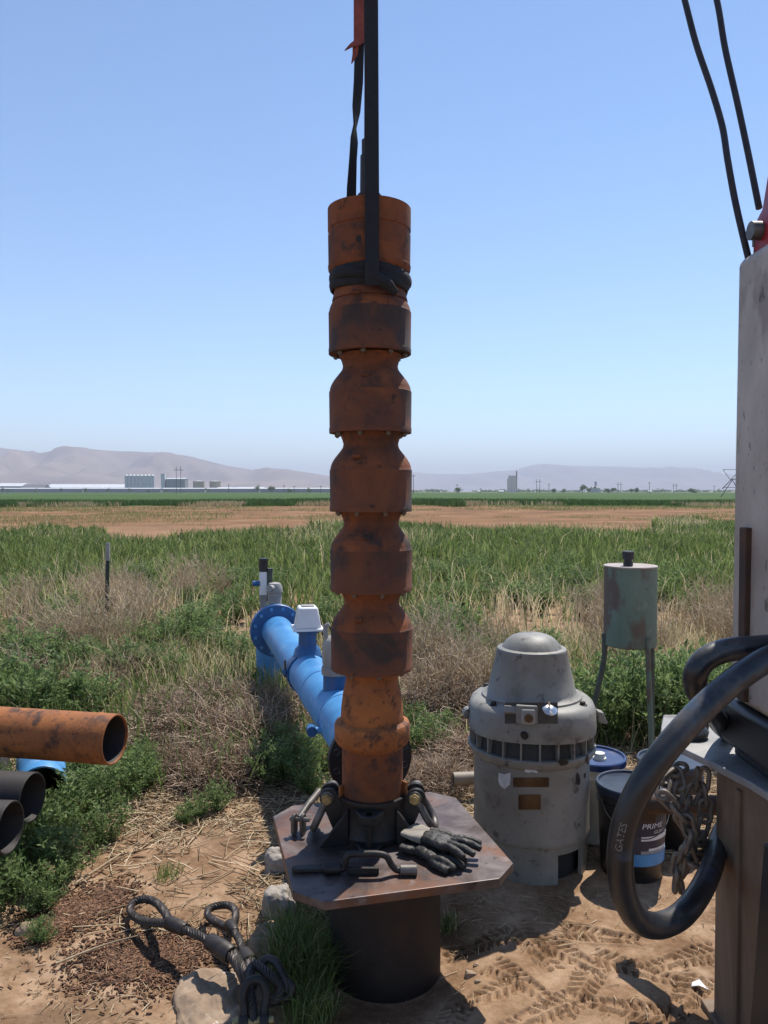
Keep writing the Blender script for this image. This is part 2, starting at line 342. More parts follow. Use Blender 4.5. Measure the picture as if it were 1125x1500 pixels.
def ground_mat():
    m = bpy.data.materials.new('ground_soil'); m.use_nodes = True; nt = m.node_tree; N = nt.nodes; L = nt.links
    b = N['Principled BSDF']; tc = N.new('ShaderNodeTexCoord'); sp = N.new('ShaderNodeSeparateXYZ'); L.new(tc.outputs['Object'], sp.inputs[0])
    def noise(s, d=8, rg=.6):
        n = N.new('ShaderNodeTexNoise'); n.inputs['Scale'].default_value = s; n.inputs['Detail'].default_value = d; n.inputs['Roughness'].default_value = rg
        L.new(tc.outputs['Object'], n.inputs[0]); return n
    def mix(f, a, c):
        x = N.new('ShaderNodeMix'); x.data_type = 'RGBA'
        L.new(f, x.inputs[0])
        for i, q in ((6, a), (7, c)):
            if isinstance(q, tuple): x.inputs[i].default_value = (*q, 1)
            else: L.new(q, x.inputs[i])
        return x.outputs[2]
    near = _ramp(nt, [(.26, (.085, .046, .024)), (.42, (.205, .122, .068)), (.56, (.335, .220, .135)), (.75, (.49, .365, .25))]); L.new(noise(5.0, 11, .75).outputs[0], near.inputs[0])
    dk = _ramp(nt, [(.54, (0, 0, 0)), (.64, (.7, .7, .7))]); L.new(noise(1.6, 6).outputs[0], dk.inputs[0])
    c = mix(dk.outputs[0], near.outputs[0], (.115, .066, .035))
    # bare strip, then the crop field, by distance (object Y), edges broken up by noise
    far = _ramp(nt, [(.3, (.085, .062, .028)), (.42, (.145, .078, .037)), (.55, (.215, .112, .052)), (.72, (.31, .205, .12))]); L.new(noise(.22, 10, .75).outputs[0], far.inputs[0])
    wob = N.new('ShaderNodeMath'); wob.operation = 'MULTIPLY_ADD'; L.new(noise(.05, 5).outputs[0], wob.inputs[0]); wob.inputs[1].default_value = 44; L.new(sp.outputs[1], wob.inputs[2])
    f1 = N.new('ShaderNodeMapRange'); f1.inputs[1].default_value = 36; f1.inputs[2].default_value = 62; L.new(wob.outputs[0], f1.inputs[0])
    c = mix(f1.outputs[0], c, far.outputs[0])
    crop = _ramp(nt, [(.3, (.03, .062, .012)), (.55, (.047, .09, .018)), (.75, (.075, .118, .028))]); L.new(noise(.03, 6).outputs[0], crop.inputs[0])
    f2 = N.new('ShaderNodeMapRange'); f2.inputs[1].default_value = 104; f2.inputs[2].default_value = 110; L.new(wob.outputs[0], f2.inputs[0])
    c = mix(f2.outputs[0], c, crop.outputs[0])
    dist_ = N.new('ShaderNodeMapRange'); dist_.inputs[1].default_value = 1350; dist_.inputs[2].default_value = 1500; L.new(sp.outputs[1], dist_.inputs[0])
    plain = _ramp(nt, [(.35, (.10, .13, .05)), (.65, (.24, .19, .12))]); L.new(noise(.0016, 5).outputs[0], plain.inputs[0])
    c = mix(dist_.outputs[0], c, plain.outputs[0])
    L.new(c, b.inputs['Base Color']); b.inputs['Roughness'].default_value = .95; b.inputs['Specular IOR Level'].default_value = .15
    n4 = noise(45, 9, .7); bp = N.new('ShaderNodeBump'); bp.inputs['Strength'].default_value = .6; bp.inputs['Distance'].default_value = .014
    L.new(n4.outputs[0], bp.inputs['Height']); L.new(bp.outputs[0], b.inputs['Normal'])
    return m
M['ground'] = ground_mat()

# ------------------------------------------------------------------ ground sheet
PRINTS = []
for i, (px, py, a_) in enumerate(((705, 1372, .2), (785, 1388, 1.9), (838, 1402, 2.3), (762, 1436, 2.2), (850, 1452, 1.0), (712, 1450, .4), (1000, 1408, .3), (1005, 1462, .9), (915, 1478, -.3), (790, 1485, .5), (930, 1420, 2.6), (660, 1490, 1.2), (880, 1372, 2.9))):
    g_ = G(px, py); PRINTS.append((g_.x, g_.y, a_))
def ground_h(x, y):
    x = np.asarray(x, float); y = np.asarray(y, float)
    near = np.exp(-((x / 9) ** 2 + ((y - 3) / 9) ** 2))
    h = (fbm(x * 1.1, y * 1.1, 3) - .5) * .05 * near + (fbm(x * 6, y * 6, 9) - .5) * .028 * near
    h = h + (fbm(x * 26, y * 26, 21, 3) - .5) * .012 * near
    h = h + (fbm(x * .02, y * .02, 5) - .5) * .9 * np.clip((y - 25) / 60, 0, 1) * np.clip(1 - y / 900, 0, 1)
    calm = 1 - .75 * np.exp(-(((x - .15) / .9) ** 4 + ((y - 2.9) / 1.2) ** 4))
    rc = np.sqrt((x - .004) ** 2 + (y - 2.656) ** 2)
    return h * calm - .075 * np.exp(-(rc / .34) ** 4)
def prints_h(x, y):
    d = np.zeros_like(x)
    for cx, cy, a in PRINTS:
        u = (x - cx) * math.cos(a) + (y - cy) * math.sin(a); v = -(x - cx) * math.sin(a) + (y - cy) * math.cos(a)
        hw = .043 + .012 * np.sin((u + .02) * 14)
        ins = np.clip((hw - np.abs(v)) / .006, 0, 1) * np.clip((.145 - np.abs(u)) / .008, 0, 1)
        bar = (np.sin((u + np.abs(v) * .55) * 2 * math.pi / .031) > .1).astype(float)
        arch = (np.abs(u + .035) < .022)
        lug = np.where(arch, .6, bar) * (np.abs(v) > .006)
        d = np.minimum(d, ins * (-.022 + .020 * (1 - lug))) + .006 * np.clip(1 - np.abs(np.abs(v) - hw - .008) / .012, 0, 1) * (np.abs(u) < .15)
    return d
def axis_pts(lo_f, hi_f, step, lo, hi, g=1.09):
    mid = list(np.arange(lo_f, hi_f, step)); s = step; x = mid[-1]; up = []
    while x < hi: s *= g; x += s; up.append(min(x, hi))
    s = step; x = lo_f; dn = []
    while x > lo: s *= g; x -= s; dn.append(max(x, lo))
    return np.array(dn[::-1] + mid + up)
gx = np.unique(np.concatenate([axis_pts(.10, 1.16, .0052, -1.7, 1.9, 1.022), axis_pts(-1.7, 1.9, .06, -19000, 19000, 1.07)]))
gy = axis_pts(1.85, 2.75, .0052, -3000, 20000, 1.022)
XX, YY = np.meshgrid(gx, gy)
ZZ = ground_h(XX, YY)
sel = (XX > -.1) & (XX < 1.4) & (YY > 1.6) & (YY < 3.0)
ZZ[sel] += prints_h(XX[sel], YY[sel])
nx, ny = len(gx), len(gy)
idx = np.arange(nx * ny).reshape(ny, nx)
quads = np.stack([idx[:-1, :-1], idx[:-1, 1:], idx[1:, 1:], idx[1:, :-1]], -1).reshape(-1, 4)
gnd = np_mesh('ground', np.stack([XX, YY, ZZ], -1).reshape(-1, 3), quads, mat=M['ground'], smooth=True)
tag(gnd, 'sandy soil and fields running out to the hills', None, None, 'structure')
def gz(x, y): return float(ground_h(np.array([x]), np.array([y]))[0])

# ------------------------------------------------------------------ hills
def hill_range(name, sky_px, d_crest, d_front, d_back, seed, rough_):
    xs_px = np.array([p[0] for p in sky_px], float); ys_px = np.array([p[1] for p in sky_px], float)
    n = 260; px = np.linspace(xs_px[0], xs_px[-1], n); py = np.interp(px, xs_px, ys_px)
    rows = 46; V_ = []
    for j in range(rows):
        t = j / (rows - 1)                                   # 0 front foot, .65 crest, 1 back foot
        if t < .65: d = d_front + (d_crest - d_front) * t / .65; f = (t / .65)
        else: d = d_crest + (d_back - d_crest) * (t - .65) / .35; f = 1 - (t - .65) / .35
        X = (px - CX) / FPX * d_crest * (1 + (d / d_crest - 1) * .35)
        H = np.maximum(0, (HOR - py) / FPX * d_crest)
        f2 = f ** 1.5 * (3 - 2 * f ** .9) if f < 1 else 1.0
        rid = np.abs(fbm(X / 620 + d / 2600, np.full_like(X, d / 1900), seed, 5) - .47) * 3.2
        z = H * min(1, f2) * (1 - rough_ * rid * 4 * f * (1 - f)) - 6 * (1 - f)
        V_.append(np.stack([X, np.full_like(X, d) + (fbm(X / 700, X * 0, seed + 3) - .5) * 900 * (1 if t < .65 else .3), z], -1))
    V_ = np.array(V_).reshape(-1, 3); ii = np.arange(rows * n).reshape(rows, n)
    q = np.stack([ii[:-1, :-1], ii[:-1, 1:], ii[1:, 1:], ii[1:, :-1]], -1).reshape(-1, 4)
    o = np_mesh(name, V_, q, mat=M['hills'], smooth=True); return o
h1 = hill_range('hills', [(-700, 700), (-400, 668), (-200, 640), (-60, 642), (0, 653), (40, 660), (70, 665), (125, 659), (180, 661), (240, 663), (285, 668), (330, 681), (370, 688), (400, 685), (440, 690), (470, 695), (520, 703), (600, 716), (660, 722)], 7200, 4300, 9000, 31, .95)
tag(h1, 'bare brown hills behind the silos', None, None, 'structure')
h2 = hill_range('hills', [(200, 715), (420, 699), (490, 696), (560, 692), (610, 691), (640, 694), (680, 694), (720, 691), (755, 688), (780, 681), (800, 679), (840, 682), (900, 684), (950, 687), (975, 683), (1010, 686), (1060, 693), (1125, 699), (1300, 690), (1600, 700), (1800, 715)], 14500, 11000, 17500, 57, .7)
tag(h2, 'hazy blue ridge far beyond the field', None, None, 'structure')

# ------------------------------------------------------------------ far buildings, poles and trees
def FX(px, d): return (px - CX) / FPX * d
def FZ(py, d): return (HOR - py) / FPX * d + CAMZ
D = 1420.0
for i in range(8):
    px0 = 185.5 + i * 5.45; x = FX(px0, D); r = 3.2; top = FZ(695, D)
    t = thing('grain_silo', 'tall galvanised silo in the row of silos before the brown hills', 'silo', (x, D, 0), 'row of silos')
    MB().lathe([(r, 0), (r, top - 2)], (x, D, 0), 16).build('wall', M['far_metal'], t)
    MB().lathe([(r + .1, top - 2), (.5, top), (.4, top + 1.4), (.01, top + 1.5)], (x, D, 0), 16).build('roof', M['far_metal'], t)
def block(name, px0, px1, py_top, d, depth, m, label, cat, roof=None, ridge=None, group=None):
    x0, x1, zt = FX(px0, d), FX(px1, d), FZ(py_top, d)
    t = thing(name, label, cat, ((x0 + x1) / 2, d, 0), group)
    zr = zt - (ridge or 0)
    MB().box(((x0 + x1) / 2, d + depth / 2, zr / 2), (x1 - x0, depth, zr)).build('wall', m, t, smooth=False)
    if roof:
        mb = MB(); xm = (x0 + x1) / 2
        mb.prism([(-.6, 0), (depth + .6, 0), (depth / 2, (ridge or 1))], (x0 - .6, d, zr + .02), (0, 1, 0), (0, 0, 1), x1 - x0 + 1.2)
        mb.build('roof', roof, t, smooth=False)
    return t
block('elevator_tower', 236, 241.5, 694, D, 7, M['far_metal'], 'slim grey elevator tower beside the row of silos', 'tower')
block('mill_building', 243, 271, 700, D, 24, M['far_grey'], 'grey boxy mill building right of the silos', 'building', M['far_metal'], 2)
block('warehouse', -30, 31, 707.5, D, 50, M['far_grey'], 'long warehouse with bright white roof at far left', 'warehouse', M['far_white'], 6)
block('barn', 31, 64, 709.5, D - 80, 30, M['far_dark'], 'dark gabled barn beside the white roofed warehouse', 'barn', M['far_dark'], 7)
block('packing_shed', 66, 182, 709, D + 60, 60, M['far_grey'], 'very long shed with pale roof left of the silos', 'shed', M['far_white'], 7)
for k, (a, b_) in enumerate(((-20, 52), (54, 121), (123, 158), (160, 236), (238, 300), (302, 380), (382, 486))):
    block('low_shed', a, b_ - 1, 714.6, D - 150 - k * 4, 14, M['far_grey'], ['low grey shed at the far left edge of the field', 'low grey shed in front of the long pale roof', 'short low grey shed just left of the silos', 'low grey shed at the foot of the silos', 'low grey shed at the foot of the mill', 'low grey shed below the tan tanks', 'long low grey shed right of the tan tanks'][k], 'shed', M['far_metal'], 1.5, 'low sheds along the field')
block('white_shed', 318, 345, 713.6, D - 40, 20, M['far_grey'], 'small shed with white roof beside the tan tanks', 'shed', M['far_white'], 4)
block('white_shed', 347, 386, 713.4, D - 30, 20, M['far_grey'], 'wider shed with white roof right of the tan tanks', 'shed', M['far_white'], 4)
for a, lab in ((291.5, 'tan round storage tank nearer the mill'), (315.5, 'tan round storage tank farther from the mill')):
    x = FX(a, D); r = 8.3 * D / FPX
    t = thing('storage_tank', lab, 'tank', (x, D, 0), 'tan storage tanks')
    MB().lathe([(r, 0), (r, FZ(705, D))], (x, D, 0), 24).build('wall', M['far_tan'], t)
    MB().lathe([(r + .2, FZ(705, D)), (.1, FZ(704, D))], (x, D, 0), 24).build('roof', M['far_conc'], t)
# grain elevator on the right
D2 = 1700.0
t = thing('grain_elevator', 'pale concrete grain elevator standing alone before the blue ridge', 'grain elevator', (FX(750, D2), D2, 0))
for k in range(3):
    MB().lathe([(5.4, 0), (5.4, FZ(701, D2)), (.1, FZ(701, D2) + .2)], (FX(746.2 + k * 3.7, D2), D2, 0), 14).build('bin', M['far_conc'], t)
MB().box((FX(750, D2), D2 + 1, FZ(699, D2)), (15, 9, 7)).build('head_house', M['far_conc'], t, smooth=False)
MB().box((FX(756.2, D2), D2 - 3, FZ(690, D2) / 2), (2.4, 2.4, FZ(690, D2))).build('leg_tower', M['far_dark'], t, smooth=False)
t = block('farm_house', 868, 879, 712.5, 1300, 12, M['far_conc'], 'pale farm building with a small tower among trees', 'house', M['far_dark'], 3)
MB().box((FX(873.5, 1300), 1305, FZ(708.5, 1300)), (3.2, 3.2, 7)).build('tower', M['far_conc'], t, smooth=False)
for k, (a, b_, lab) in enumerate(((700, 704, 'tiny white shed left of the grain elevator'), (731, 738, 'small white shed beside the grain elevator'), (950, 955, 'tiny white shed near a lone power pole'))):
    block('far_shed', a, b_, 718.6, 1500, 8, M['far_grey'], lab, 'shed', M['far_white'], 1.5)
def pole(px, top, d, label, double=0):
    x = FX(px, d); z = FZ(top, d)
    t = thing('power_pole', label, 'power pole', (x, d, 0), 'power poles across the plain')
    rr = .16 * max(1, d / 600)
    MB().cyl((x, d, -.2), (x, d, z), rr * 1.2, rr, 8).build('mast', M['pole'], t)
    if double:
        x2 = FX(px + double, d); MB().cyl((x2, d, -.2), (x2, d, z), rr * 1.2, rr, 8).build('mast', M['pole'], t)
        MB().box(((x + x2) / 2, d - rr * 1.3, z - 3), (abs(x2 - x) + 4, .3, .4)).build('cross_arm', M['pole'], t, smooth=False)
    else:
        MB().box((x, d - rr * 1.3, z - 1), (2.8, .2, .3)).build('cross_arm', M['pole'], t, smooth=False)
pole(258.5, 683, 620, 'twin mast power pole rising in front of the mill building', 6.5)
pole(786, 702, 900, 'twin mast power pole right of the grain elevator', 4.6)
pole(905, 706, 950, 'twin mast power pole right of the farm house', 4.3)
pole(986.5, 708, 950, 'twin mast power pole near the right end of the ridge', 3.9)
pole(605.5, 695, 520, 'single power pole right beside the pump column')
pole(669.5, 709, 700, 'single power pole above the lone round tree')
pole(704, 715, 900, 'short far power pole left of the grain elevator')
pole(804, 708, 800, 'single power pole right of the twin mast pole by the elevator')
pole(951, 706, 700, 'single power pole behind the tiny white shed')
pole(335, 709, 800, 'single power pole over the white roofed sheds')
pole(416, 710, 800, 'single power pole left of the far low trees')
pole(431, 711.5, 850, 'short power pole amid the far low trees')
pole(470, 711, 800, 'single power pole nearest the left side of the column')
pole(1046, 711, 900, 'far power pole near the sprinkler mist')

def leaf_cloud(n, c, rad, size, rng, flat=.8):
    """n leaf quads through an uneven volume"""
    blobs = [(rng.normal(0, .42, 3) * rad, rng.uniform(.35, .62)) for _ in range(9)]
    P_ = []
    for k in range(n):
        b, s_ = blobs[rng.integers(len(blobs))]
        d_ = rng.normal(0, 1, 3); d_ /= np.linalg.norm(d_)
        P_.append(b + d_ * s_ * rad * rng.uniform(.55, 1) ** .5)
    P_ = np.array(P_) + np.array(c)
    a = rng.normal(0, 1, (n, 3)); a /= np.linalg.norm(a, axis=1)[:, None]
    b = np.cross(a, rng.normal(0, 1, (n, 3))); b /= np.linalg.norm(b, axis=1)[:, None]
    s_ = rng.uniform(.6, 1.3, n)[:, None] * size
    vs = np.stack([P_ - a * s_, P_ + b * s_ * .6, P_ + a * s_, P_ - b * s_ * .6], 1).reshape(-1, 3)
    return vs, np.arange(4 * n).reshape(-1, 4), np.repeat(rng.uniform(0, .8, n), 4)
def far_tree(px, top, wpx, d, label):
    x = FX(px, d); z = FZ(top, d); wd = wpx / FPX * d / 2
    t = thing('far_tree', label, 'tree', (x, d, 0), 'trees across the plain')
    MB().tube([(x, d, -.3), (x + .1, d, z * .35), (x, d, z * .7)], [.5, .4, .15], 7).build('trunk', M['pole'], t)
    vs, q, ti = leaf_cloud(420, (0, 0, z * .55), np.array([wd, wd * .8, z * .42]), wd * .17, RNG)
    np_mesh('crown', vs, q, tint=ti * .5, mat=M['leaf'], parent=t)
far_tree(671, 714, 9, 900, 'lone round dark tree left of the grain elevator')
far_tree(853, 711.5, 11, 1000, 'tall dark tree just left of the farm house')
far_tree(862, 714, 7, 1020, 'small tree touching the farm house')
far_tree(890, 715, 9, 1050, 'low tree just right of the farm house')
far_tree(898, 714, 10, 1050, 'rounder tree right of the farm house')
far_tree(925, 715, 6, 1000, 'small tree of the pair left of the lone pole')
far_tree(931, 713.5, 8, 1000, 'taller tree of the pair left of the lone pole')
far_tree(1016, 715.5, 12, 1000, 'wide low tree near the right end of the field')
far_tree(378, 710, 7, 1250, 'small tree above the white shed roof')
far_tree(397, 711.5, 11, 1200, 'wide dark tree right of the white roofed sheds')
far_tree(424, 715, 9, 1100, 'low tree between the power poles left of the column')
far_tree(452, 715, 9, 1100, 'low tree nearer the column among far poles')
far_tree(812, 715.5, 9, 1100, 'bushy tree right of the twin mast pole by the elevator')
far_tree(826, 716, 8, 1150, 'lower bushy tree left of the tall dark tree')
for k, a in enumerate((4, 12, 52, 89, 125, 158, 190, 218, 243, 305)):
    far_tree(a, 714.5 + (k % 3), 5, 1210, ['leftmost tree along the far sheds', 'second tree from the left along the far sheds', 'tree before the dark gabled barn', 'tree before the left half of the long pale roof', 'tree before the right half of the long pale roof', 'tree before the low shed left of the silos', 'tree before the left end of the silos', 'tree before the right end of the silos', 'tree before the elevator tower', 'tree below the gap between tan tanks'][k])
vs_, q_, t_ = [], [], []
for k in range(230):                                           # hedge line on the horizon, too small to count
    px = RNG.uniform(480, 1500) if k < 190 else RNG.uniform(-300, 480); d = RNG.uniform(1900, 2400); hgt = RNG.uniform(3, 8)
    v, q, ti = leaf_cloud(26, (FX(px, d), d, hgt * .45), np.array([RNG.uniform(8, 22), 6, hgt * .5]), 3.2, RNG)
    q_.append(q + sum(len(a) for a in vs_)); vs_.append(v); t_.append(ti * .5)
o = np_mesh('distant_hedge', np.concatenate(vs_), np.concatenate(q_), tint=np.concatenate(t_), mat=M['leaf'])
tag(o, 'thin dark line of far trees and hedges below the ridge', 'hedge', None, 'stuff')

# irrigation pivot at the right end of the field
dP = 150.0
t = thing('irrigation_pivot', 'thin steel irrigation pivot end in the green field beside the white post', 'irrigation', (FX(1068, dP), dP, 0))
a0, a1, a2 = P(1059, 688, dP), P(1085, 688, dP), P(1070, 703, dP)
MB().tube([a0, a1], .05, 6).tube([a0, a2], .05, 6).tube([a2, a1], .05, 6).build('top_brace', M['pole'], t)
MB().tube([P(1058, 716, dP), P(1072, 702, dP), P(1120, 700, dP)], .09, 6).build('span_pipe', M['pole'], t)
MB().tube([P(1056, 728, dP), P(1073, 703, dP)], .07, 6).tube([P(1090, 735, dP), P(1073, 703, dP)], .07, 6).build('tower_leg', M['pole'], t)
MB().tube([P(1060, 714, dP), P(1075, 714, dP), P(1120, 712, dP)], .05, 6).build('truss_rod', M['pole'], t)

# ------------------------------------------------------------------ well casing, plate, pump column
PL_C = V(.004, 2.656, 0); PL_Z = .39; PL_A = R(14.3)
ux = V(math.cos(PL_A), math.sin(PL_A), 0); uy = V(-math.sin(PL_A), math.cos(PL_A), 0)
cas = MB().lathe([(.178, -.2), (.178, PL_Z - .03), (.192, PL_Z - .03), (.194, .1), (.193, -.2)], (PL_C.x, PL_C.y, 0), 56).build('well_casing', M['casing'], origin=(PL_C.x, PL_C.y, 0))
tag(cas, 'dark rusty steel well casing standing under the octagonal plate', 'casing')
hs, ch = .36, .083
oct_ = [(-hs + ch, -hs), (hs - ch, -hs), (hs, -hs + ch), (hs, hs - ch), (hs - ch, hs), (-hs + ch, hs), (-hs, hs - ch), (-hs, -hs + ch)]
pl = MB().prism(oct_, PL_C + V(0, 0, PL_Z - .028), ux, uy, .028).build('steel_plate', M['plate'], origin=(PL_C.x, PL_C.y, PL_Z - .028), smooth=False, bevel=.003)
tag(pl, 'thick rusty steel plate with cut corners lying on the well casing', 'steel plate')

CY_ = 2.70; S = CY_ / FPX
def zc(py): return P(545, py, CY_).z
def xc(py): return (541 + (py - 300) * .0055 - CX) * S
col = thing('pump_column', 'tall rusty stacked pump bowl assembly held upright in the clamp', 'pump', (xc(1200), CY_, PL_Z))
def ring_bolts(parent, z, x, rad, n, data, ph=0):
    for k in range(n):
        a = 2 * math.pi * (k + ph) / n
        place(data, 'bolt', parent, (x + rad * math.cos(a), CY_ + rad * math.sin(a), z))
bm = MB(); bm.lathe([(.0001, -.010), (.0095, -.010), (.0095, 0), (.0001, 0)], n=6); bm.lathe([(.0001, -.014), (.005, -.014), (.005, -.009)], n=8)
tmp = bm.build('bolt', M['bolt'], smooth=False); BOLT = tmp.data; bpy.data.objects.remove(tmp)
def prof(pts): return [(r * S, zc(py)) for py, r in pts]
# column is built from the bottom up
x = xc(1120)
MB().lathe([(.100, PL_Z - .3)] + prof([(1165, 45), (1090, 45)]), (x, CY_, 0), 56).build('column_pipe', M['rust'], col)
x = xc(1060)
MB().lathe(prof([(1091, 45.5), (1086, 52), (1080, 55.5), (1060, 56), (1056, 54), (1053, 47)]), (x, CY_, 0), 56).build('coupling', M['rust_o'], col)
x = xc(1010)
MB().lathe(prof([(1054, 46.5), (1035, 45.5), (1015, 43), (1002, 40), (993, 38), (986, 40), (979, 45)]), (x, CY_, 0), 56).build('suction_bell', M['rust_o'], col)
bots = [978.5, 864, 749, 635, 519.5]
for i, b in enumerate(bots):
    x = xc(b - 40)
    pr = [(b - 1, 44), (b, 56), (b, 60), (b - 7, 60.3), (b - 8, 59.6), (b - 60, 60.2), (b - 61, 59.3), (b - 66, 58.5), (b - 71, 56.5), (b - 77, 53), (b - 84, 47.5), (b - 89, 43.5), (b - 93, 41), (b - 98, 40), (b - 104, 41.5), (b - 110, 44), (b - 114.5, 46)]
    if i == 4: pr = pr[:10] + [(b - 77, 55), (b - 88, 52.5), (b - 100, 51), (b - 116, 51)]
    bo = MB().lathe(prof(pr), (x, CY_, 0), 64).build('bowl', M['rust'], col)
    bo.data.materials.append(M['rust_barrel'])
    zo = origin_of(bo).z
    for p_ in bo.data.polygons:
        if zc(b) - zo - .001 < p_.center.z < zc(b - 60.5) - zo: p_.material_index = 1
    ring_bolts(bo, zc(b) + .0, x, 51 * S, 8, BOLT, .27 + .13 * i)
    MB().box((x + .03 * (i % 2) - .045, CY_ - 51 * S, zc(b - 79)), (.03, .02, .014), Matrix.Rotation(.5, 3, 'X')).build('casting_boss', M['rust'], bo, bevel=.004)
x = xc(350)
tb = MB().lathe(prof([(404, 51), (402, 56), (398, 59.5), (392, 60.2), (391, 59.4), (347, 60), (346, 58.9), (341, 58.9), (340, 60.2), (312, 60.4), (308.5, 60.4), (308.5, 55), (330, 53), (331, .01)]), (x, CY_, 0), 64).build('discharge_bowl', M['rust'], col)
ring_bolts(tb, zc(402.5), x, 54 * S, 8, BOLT, .25)
hp = P(527, 349, CY_ - .142)
MB().cyl(hp, hp + V(-.006, .02, 0), .011, .011, 16).build('port_plug', M['dark_iron'], tb)
MB().lathe(prof([(332, 17), (286, 17), (285, 13.5), (229, 13), (228, 11), (206, 11), (205, 7.5), (100, 7), (99, .01)]), (xc(260) + .001, CY_, 0), 28).build('shaft', M['dark_iron'], col)

# sling
sg = thing('lifting_sling', 'black webbing sling choked round the column neck and running up', 'sling', (xc(410), CY_, zc(412)))
wrap = []
for k in range(3):
    zz = zc(406 + k * 9); mb = MB(); pth = []
    for j in range(48):
        a = 2 * math.pi * j / 48
        rr = (53.8 - k * .4) * S + .004 * math.sin(a * 3 + k * 2) + .004 * random.random() + .004 * (k == 1)
        pth.append((xc(412) + rr * math.cos(a), CY_ + rr * math.sin(a), zz + .008 * math.sin(a * 2 + k) + (.012 * math.cos(a - 4.4))))
    MB().tube(pth, .021, 10, closed=True, ell=(1, .42), up=(0, 0, 1)).build('choker_wrap', M['black_fab'], sg)
knot = P(553, 412, CY_ - .15)
mb = MB(); mb.tube([knot + V(-.03, .012, .025), knot + V(0, -.004, .01), knot + V(.035, 0, -.012), knot + V(.06, .03, -.03)], [.012, .02, .019, .012], 10, ell=(1, .7)).build('choker_knot', M['black_fab'], sg)
yf = CY_ - .157
front = [P(545, 418, yf), P(545, 395, yf - .006), P(545, 350, yf), P(545, 300, yf - .002), P(544.5, 200, yf + .01), P(544, 100, yf + .02), P(543.5, 0, yf + .03), P(543, -120, yf + .04), P(542, -300, yf + .06)]
MB().ribbon(smooth_path(front, 6), (1, .1, 0), 20.5 * 2.55 / FPX, .007).build('front_strap', M['black_fab'], sg)
yb = CY_ + .06
bk = [(514.5, 300, 14.5, 0), (515, 275, 13.5, .15), (517, 235, 10, .5), (519, 205, 8, 1.15), (520, 185, 6, 1.45), (522, 160, 9, 1.1), (525, 120, 12, .6), (526, 85, 13, .3), (526, 60, 14.5, .1), (526, 0, 15.5, .0), (527, -150, 16, 0), (530, -300, 16, 0)]
MB().ribbon(smooth_path([P(a, b, yb) for a, b, c, e in bk], 1), [(math.cos(e), math.sin(e), 0) for a, b, c, e in bk], [c * yb / FPX / max(.4, math.cos(e)) * (1 if math.cos(e) > .4 else .9) for a, b, c, e in bk], .006).build('rear_strap', M['black_fab'], sg)
ybr = yb - .012
MB().ribbon([P(526, 62, ybr), P(526, 30, ybr), P(526, 0, ybr), P(527, -150, ybr)], (1, 0, 0), 15.5 * ybr / FPX, .008).build('red_sleeve', M['red_fab'], sg)
MB().ribbon([P(531, 56, ybr), P(524, 62, ybr - .004), P(514, 67, ybr - .012), P(505, 74, ybr - .02)], (0, .3, 1), [.03, .028, .014, .002], .003).build('torn_flap', M['red_fab'], sg)
MB().ribbon([P(521, 66, ybr - .002), P(520, 80, ybr - .004), P(515, 93, ybr - .01)], (1, 0, 0), [.022, .018, .003], .003).build('torn_flap', M['red_fab'], sg)

# pipe clamp (elevator) round the column foot
kx = xc(1200)
cl = thing('pipe_clamp', 'dark steel elevator clamp gripping the column on the plate', 'clamp', (kx, CY_, PL_Z))
zb, zt = PL_Z + .002, PL_Z + .150
MB().lathe([(.110, zb), (.125, zb), (.128, zb + .02), (.122, zb + .03), (.122, zt - .02), (.126, zt - .012), (.124, zt), (.111, zt), (.110, zb)], (kx, CY_, 0), 48).build('ring', M['dark_iron'], cl)
for s_ in (-1, 1):
    ex = kx + s_ * .152; ez = zt - .008
    ear = MB()
    n = 18; poly = [(s_ * .09 - s_ * .152, -.13), (s_ * -.02, -.125)] + [(.033 * math.cos(a) if s_ > 0 else -.033 * math.cos(a), .033 * math.sin(a)) for a in [(-.9 + (math.pi + .6) * k / n) for k in range(n + 1)]] + [(-s_ * .045, -.0)]
    if s_ < 0: poly = poly[::-1]
    for yy in (-.036, .018):
        ear.prism(poly, (ex, CY_ - .015 + yy + .018, ez), (1, 0, 0), (0, 0, 1), .018)
    ear.build('ear', M['dark_iron'], cl, bevel=.003)
    MB().prism([(0, 0), (s_ * .10, 0), (0, .12)] if s_ > 0 else [(0, .12), (s_ * .10, 0), (0, 0)], (kx + s_ * .085, CY_ - .085, zb), (1, -.25 * s_, 0), (0, 0, 1), .014).build('gusset', M['dark_iron'], cl, bevel=.002)
for zz, ww, th in ((zt - .05, .045, .03), (zb + .003, .05, .016)):
    MB().prism([(-.055, .0), (.055, .0), (ww * .6, -.062), (.012, -.072), (-.012, -.072), (-ww * .6, -.062)], (kx - .01, CY_ - .108, zz), (1, 0, 0), (0, 1, 0), th).build('hinge_lug', M['dark_iron'], cl, bevel=.004)
MB().cyl((kx - .01, CY_ - .152, zb + .018), (kx - .01, CY_ - .152, zt - .02), .011, .011, 14).build('hinge_bolt', M['dark_iron'], cl)
MB().prism([(-.012, 0), (.012, 0), (.012, .05), (-.012, .05)], (kx + .115, CY_ - .03, zt - .004), (.6, -.8, 0), (0, 0, 1), .008).build('slip_wedge', M['rust_o'], cl, bevel=.002)
MB().prism([(-.012, 0), (.012, 0), (.012, .04), (-.012, .04)], (kx - .112, CY_ - .04, zt - .004), (.6, .8, 0), (0, 0, 1), .008).build('slip_wedge', M['rust_o'], cl, bevel=.002)

